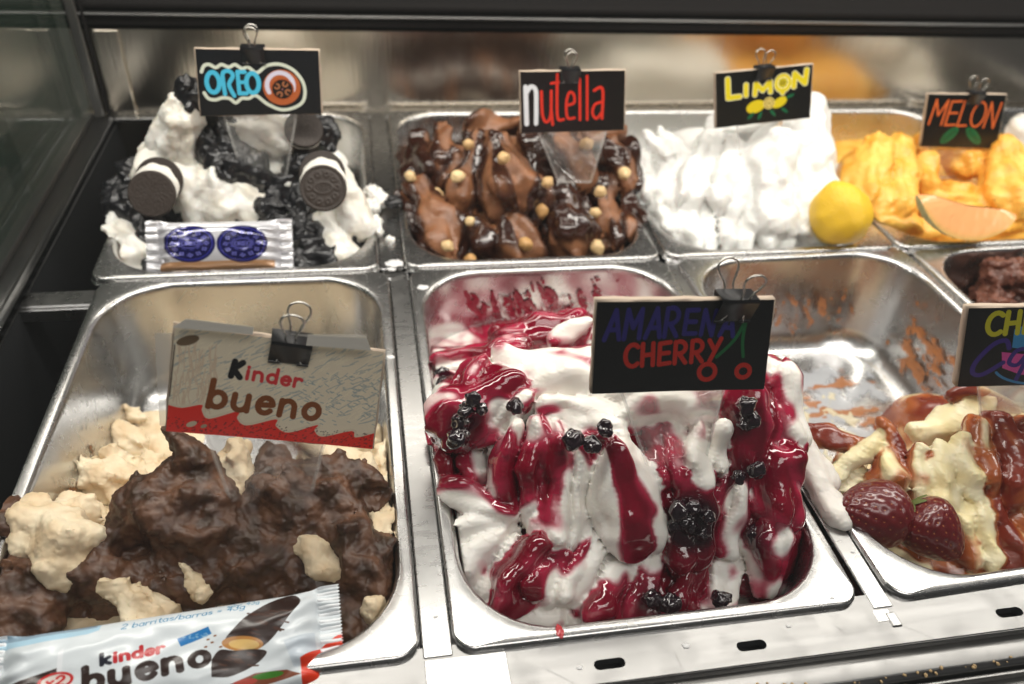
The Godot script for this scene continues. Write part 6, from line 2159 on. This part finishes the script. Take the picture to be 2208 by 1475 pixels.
	wall_smear("sauce splash on the right wall of the strawberry pan", Vector3(329, -8, 26), Vector3(0, 0, 84), Vector3(-7, -58, 0), noise(0.05, 407, 4), 0.6, 1.2, 0.12, 0.5, 150, rust, 0.9)
	wall_smear("brown specks on the left wall of the cream gelato pan", Vector3(-167.5, -10, 60), Vector3(4.5, -50, 0), Vector3(0, 0, 130), noise(0.09, 408, 4), 1, 1, -0.22, 0.8, 70, brown, 0.9)
	wall_smear("cream gelato left on the left wall of its pan", Vector3(-167.4, -16, 70), Vector3(4.2, -46, 0), Vector3(0, 0, 130), noise(0.08, 409, 4), 1, 1, -0.14, 1.0, 70, pale, 0.8)
	wall_smear("cream film on the bare floor of the cream gelato pan", Vector3(-150, -71.6, 70), Vector3(0, 0, 70), Vector3(110, 0, 0), noise(0.06, 410, 4), 1, 1, -0.04, 1.0, 150, pale, 0.7)
	wall_smear("whitish frost clouding the bare floor of the strawberry pan", Vector3(192, -71.3, 24), Vector3(0, 0, 120), Vector3(136, 0, 0), noise(0.03, 411, 4), 1, 1, 0.4, 0.1, 120, frost, 0.7)
	# crumbs along the front rails
	var rng := RandomNumberGenerator.new()
	rng.seed = 5
	var st := SurfaceTool.new()
	st.begin(Mesh.PRIMITIVE_TRIANGLES)
	var grain := lump(Vector3(0.9, 0.6, 0.8), 11, 0.5, 0.2, 6, 8)
	for i in 420:
		var q: Vector3
		if i < 200: q = Vector3(rng.randfn(103, 12), -6.4 + rng.randf() * 0.8, 281.0 + rng.randfn(0, 1.2))
		elif i < 300: q = Vector3(rng.randf_range(60, 420), -6.8 + rng.randf() * 0.3, 282.4 + rng.randfn(0, 0.5))
		else: q = Vector3(rng.randf_range(160, 330), -9.6 - rng.randf() * 0.6, 291.0 + rng.randfn(0, 3.0))
		st.append_from(grain, 0, Transform3D(Basis(Vector3(0.3, 1, 0.2).normalized(), rng.randf() * 6.0).scaled(Vector3.ONE * rng.randf_range(0.3, 1.0)), q * MM))
	o = put("crumbs", st.commit(), mat(Color(0.4, 0.28, 0.14), 0.7))
	tag(o, "tan crumbs scattered along the front rails", "crumbs", "", "stuff")

func wall_smear(label: String, o: Vector3, u: Vector3, w: Vector3, n: FastNoiseLite, sx: float, sy: float, bias: float, thick: float, cells: int, m: Material, cover := 0.9) -> void:
	var mesh := smear(o, u, w, n, sx, sy, bias, thick, cells, cover)
	var q := put("smear", mesh, m)
	tag(q, label, "smear", "smears of gelato on bare steel")
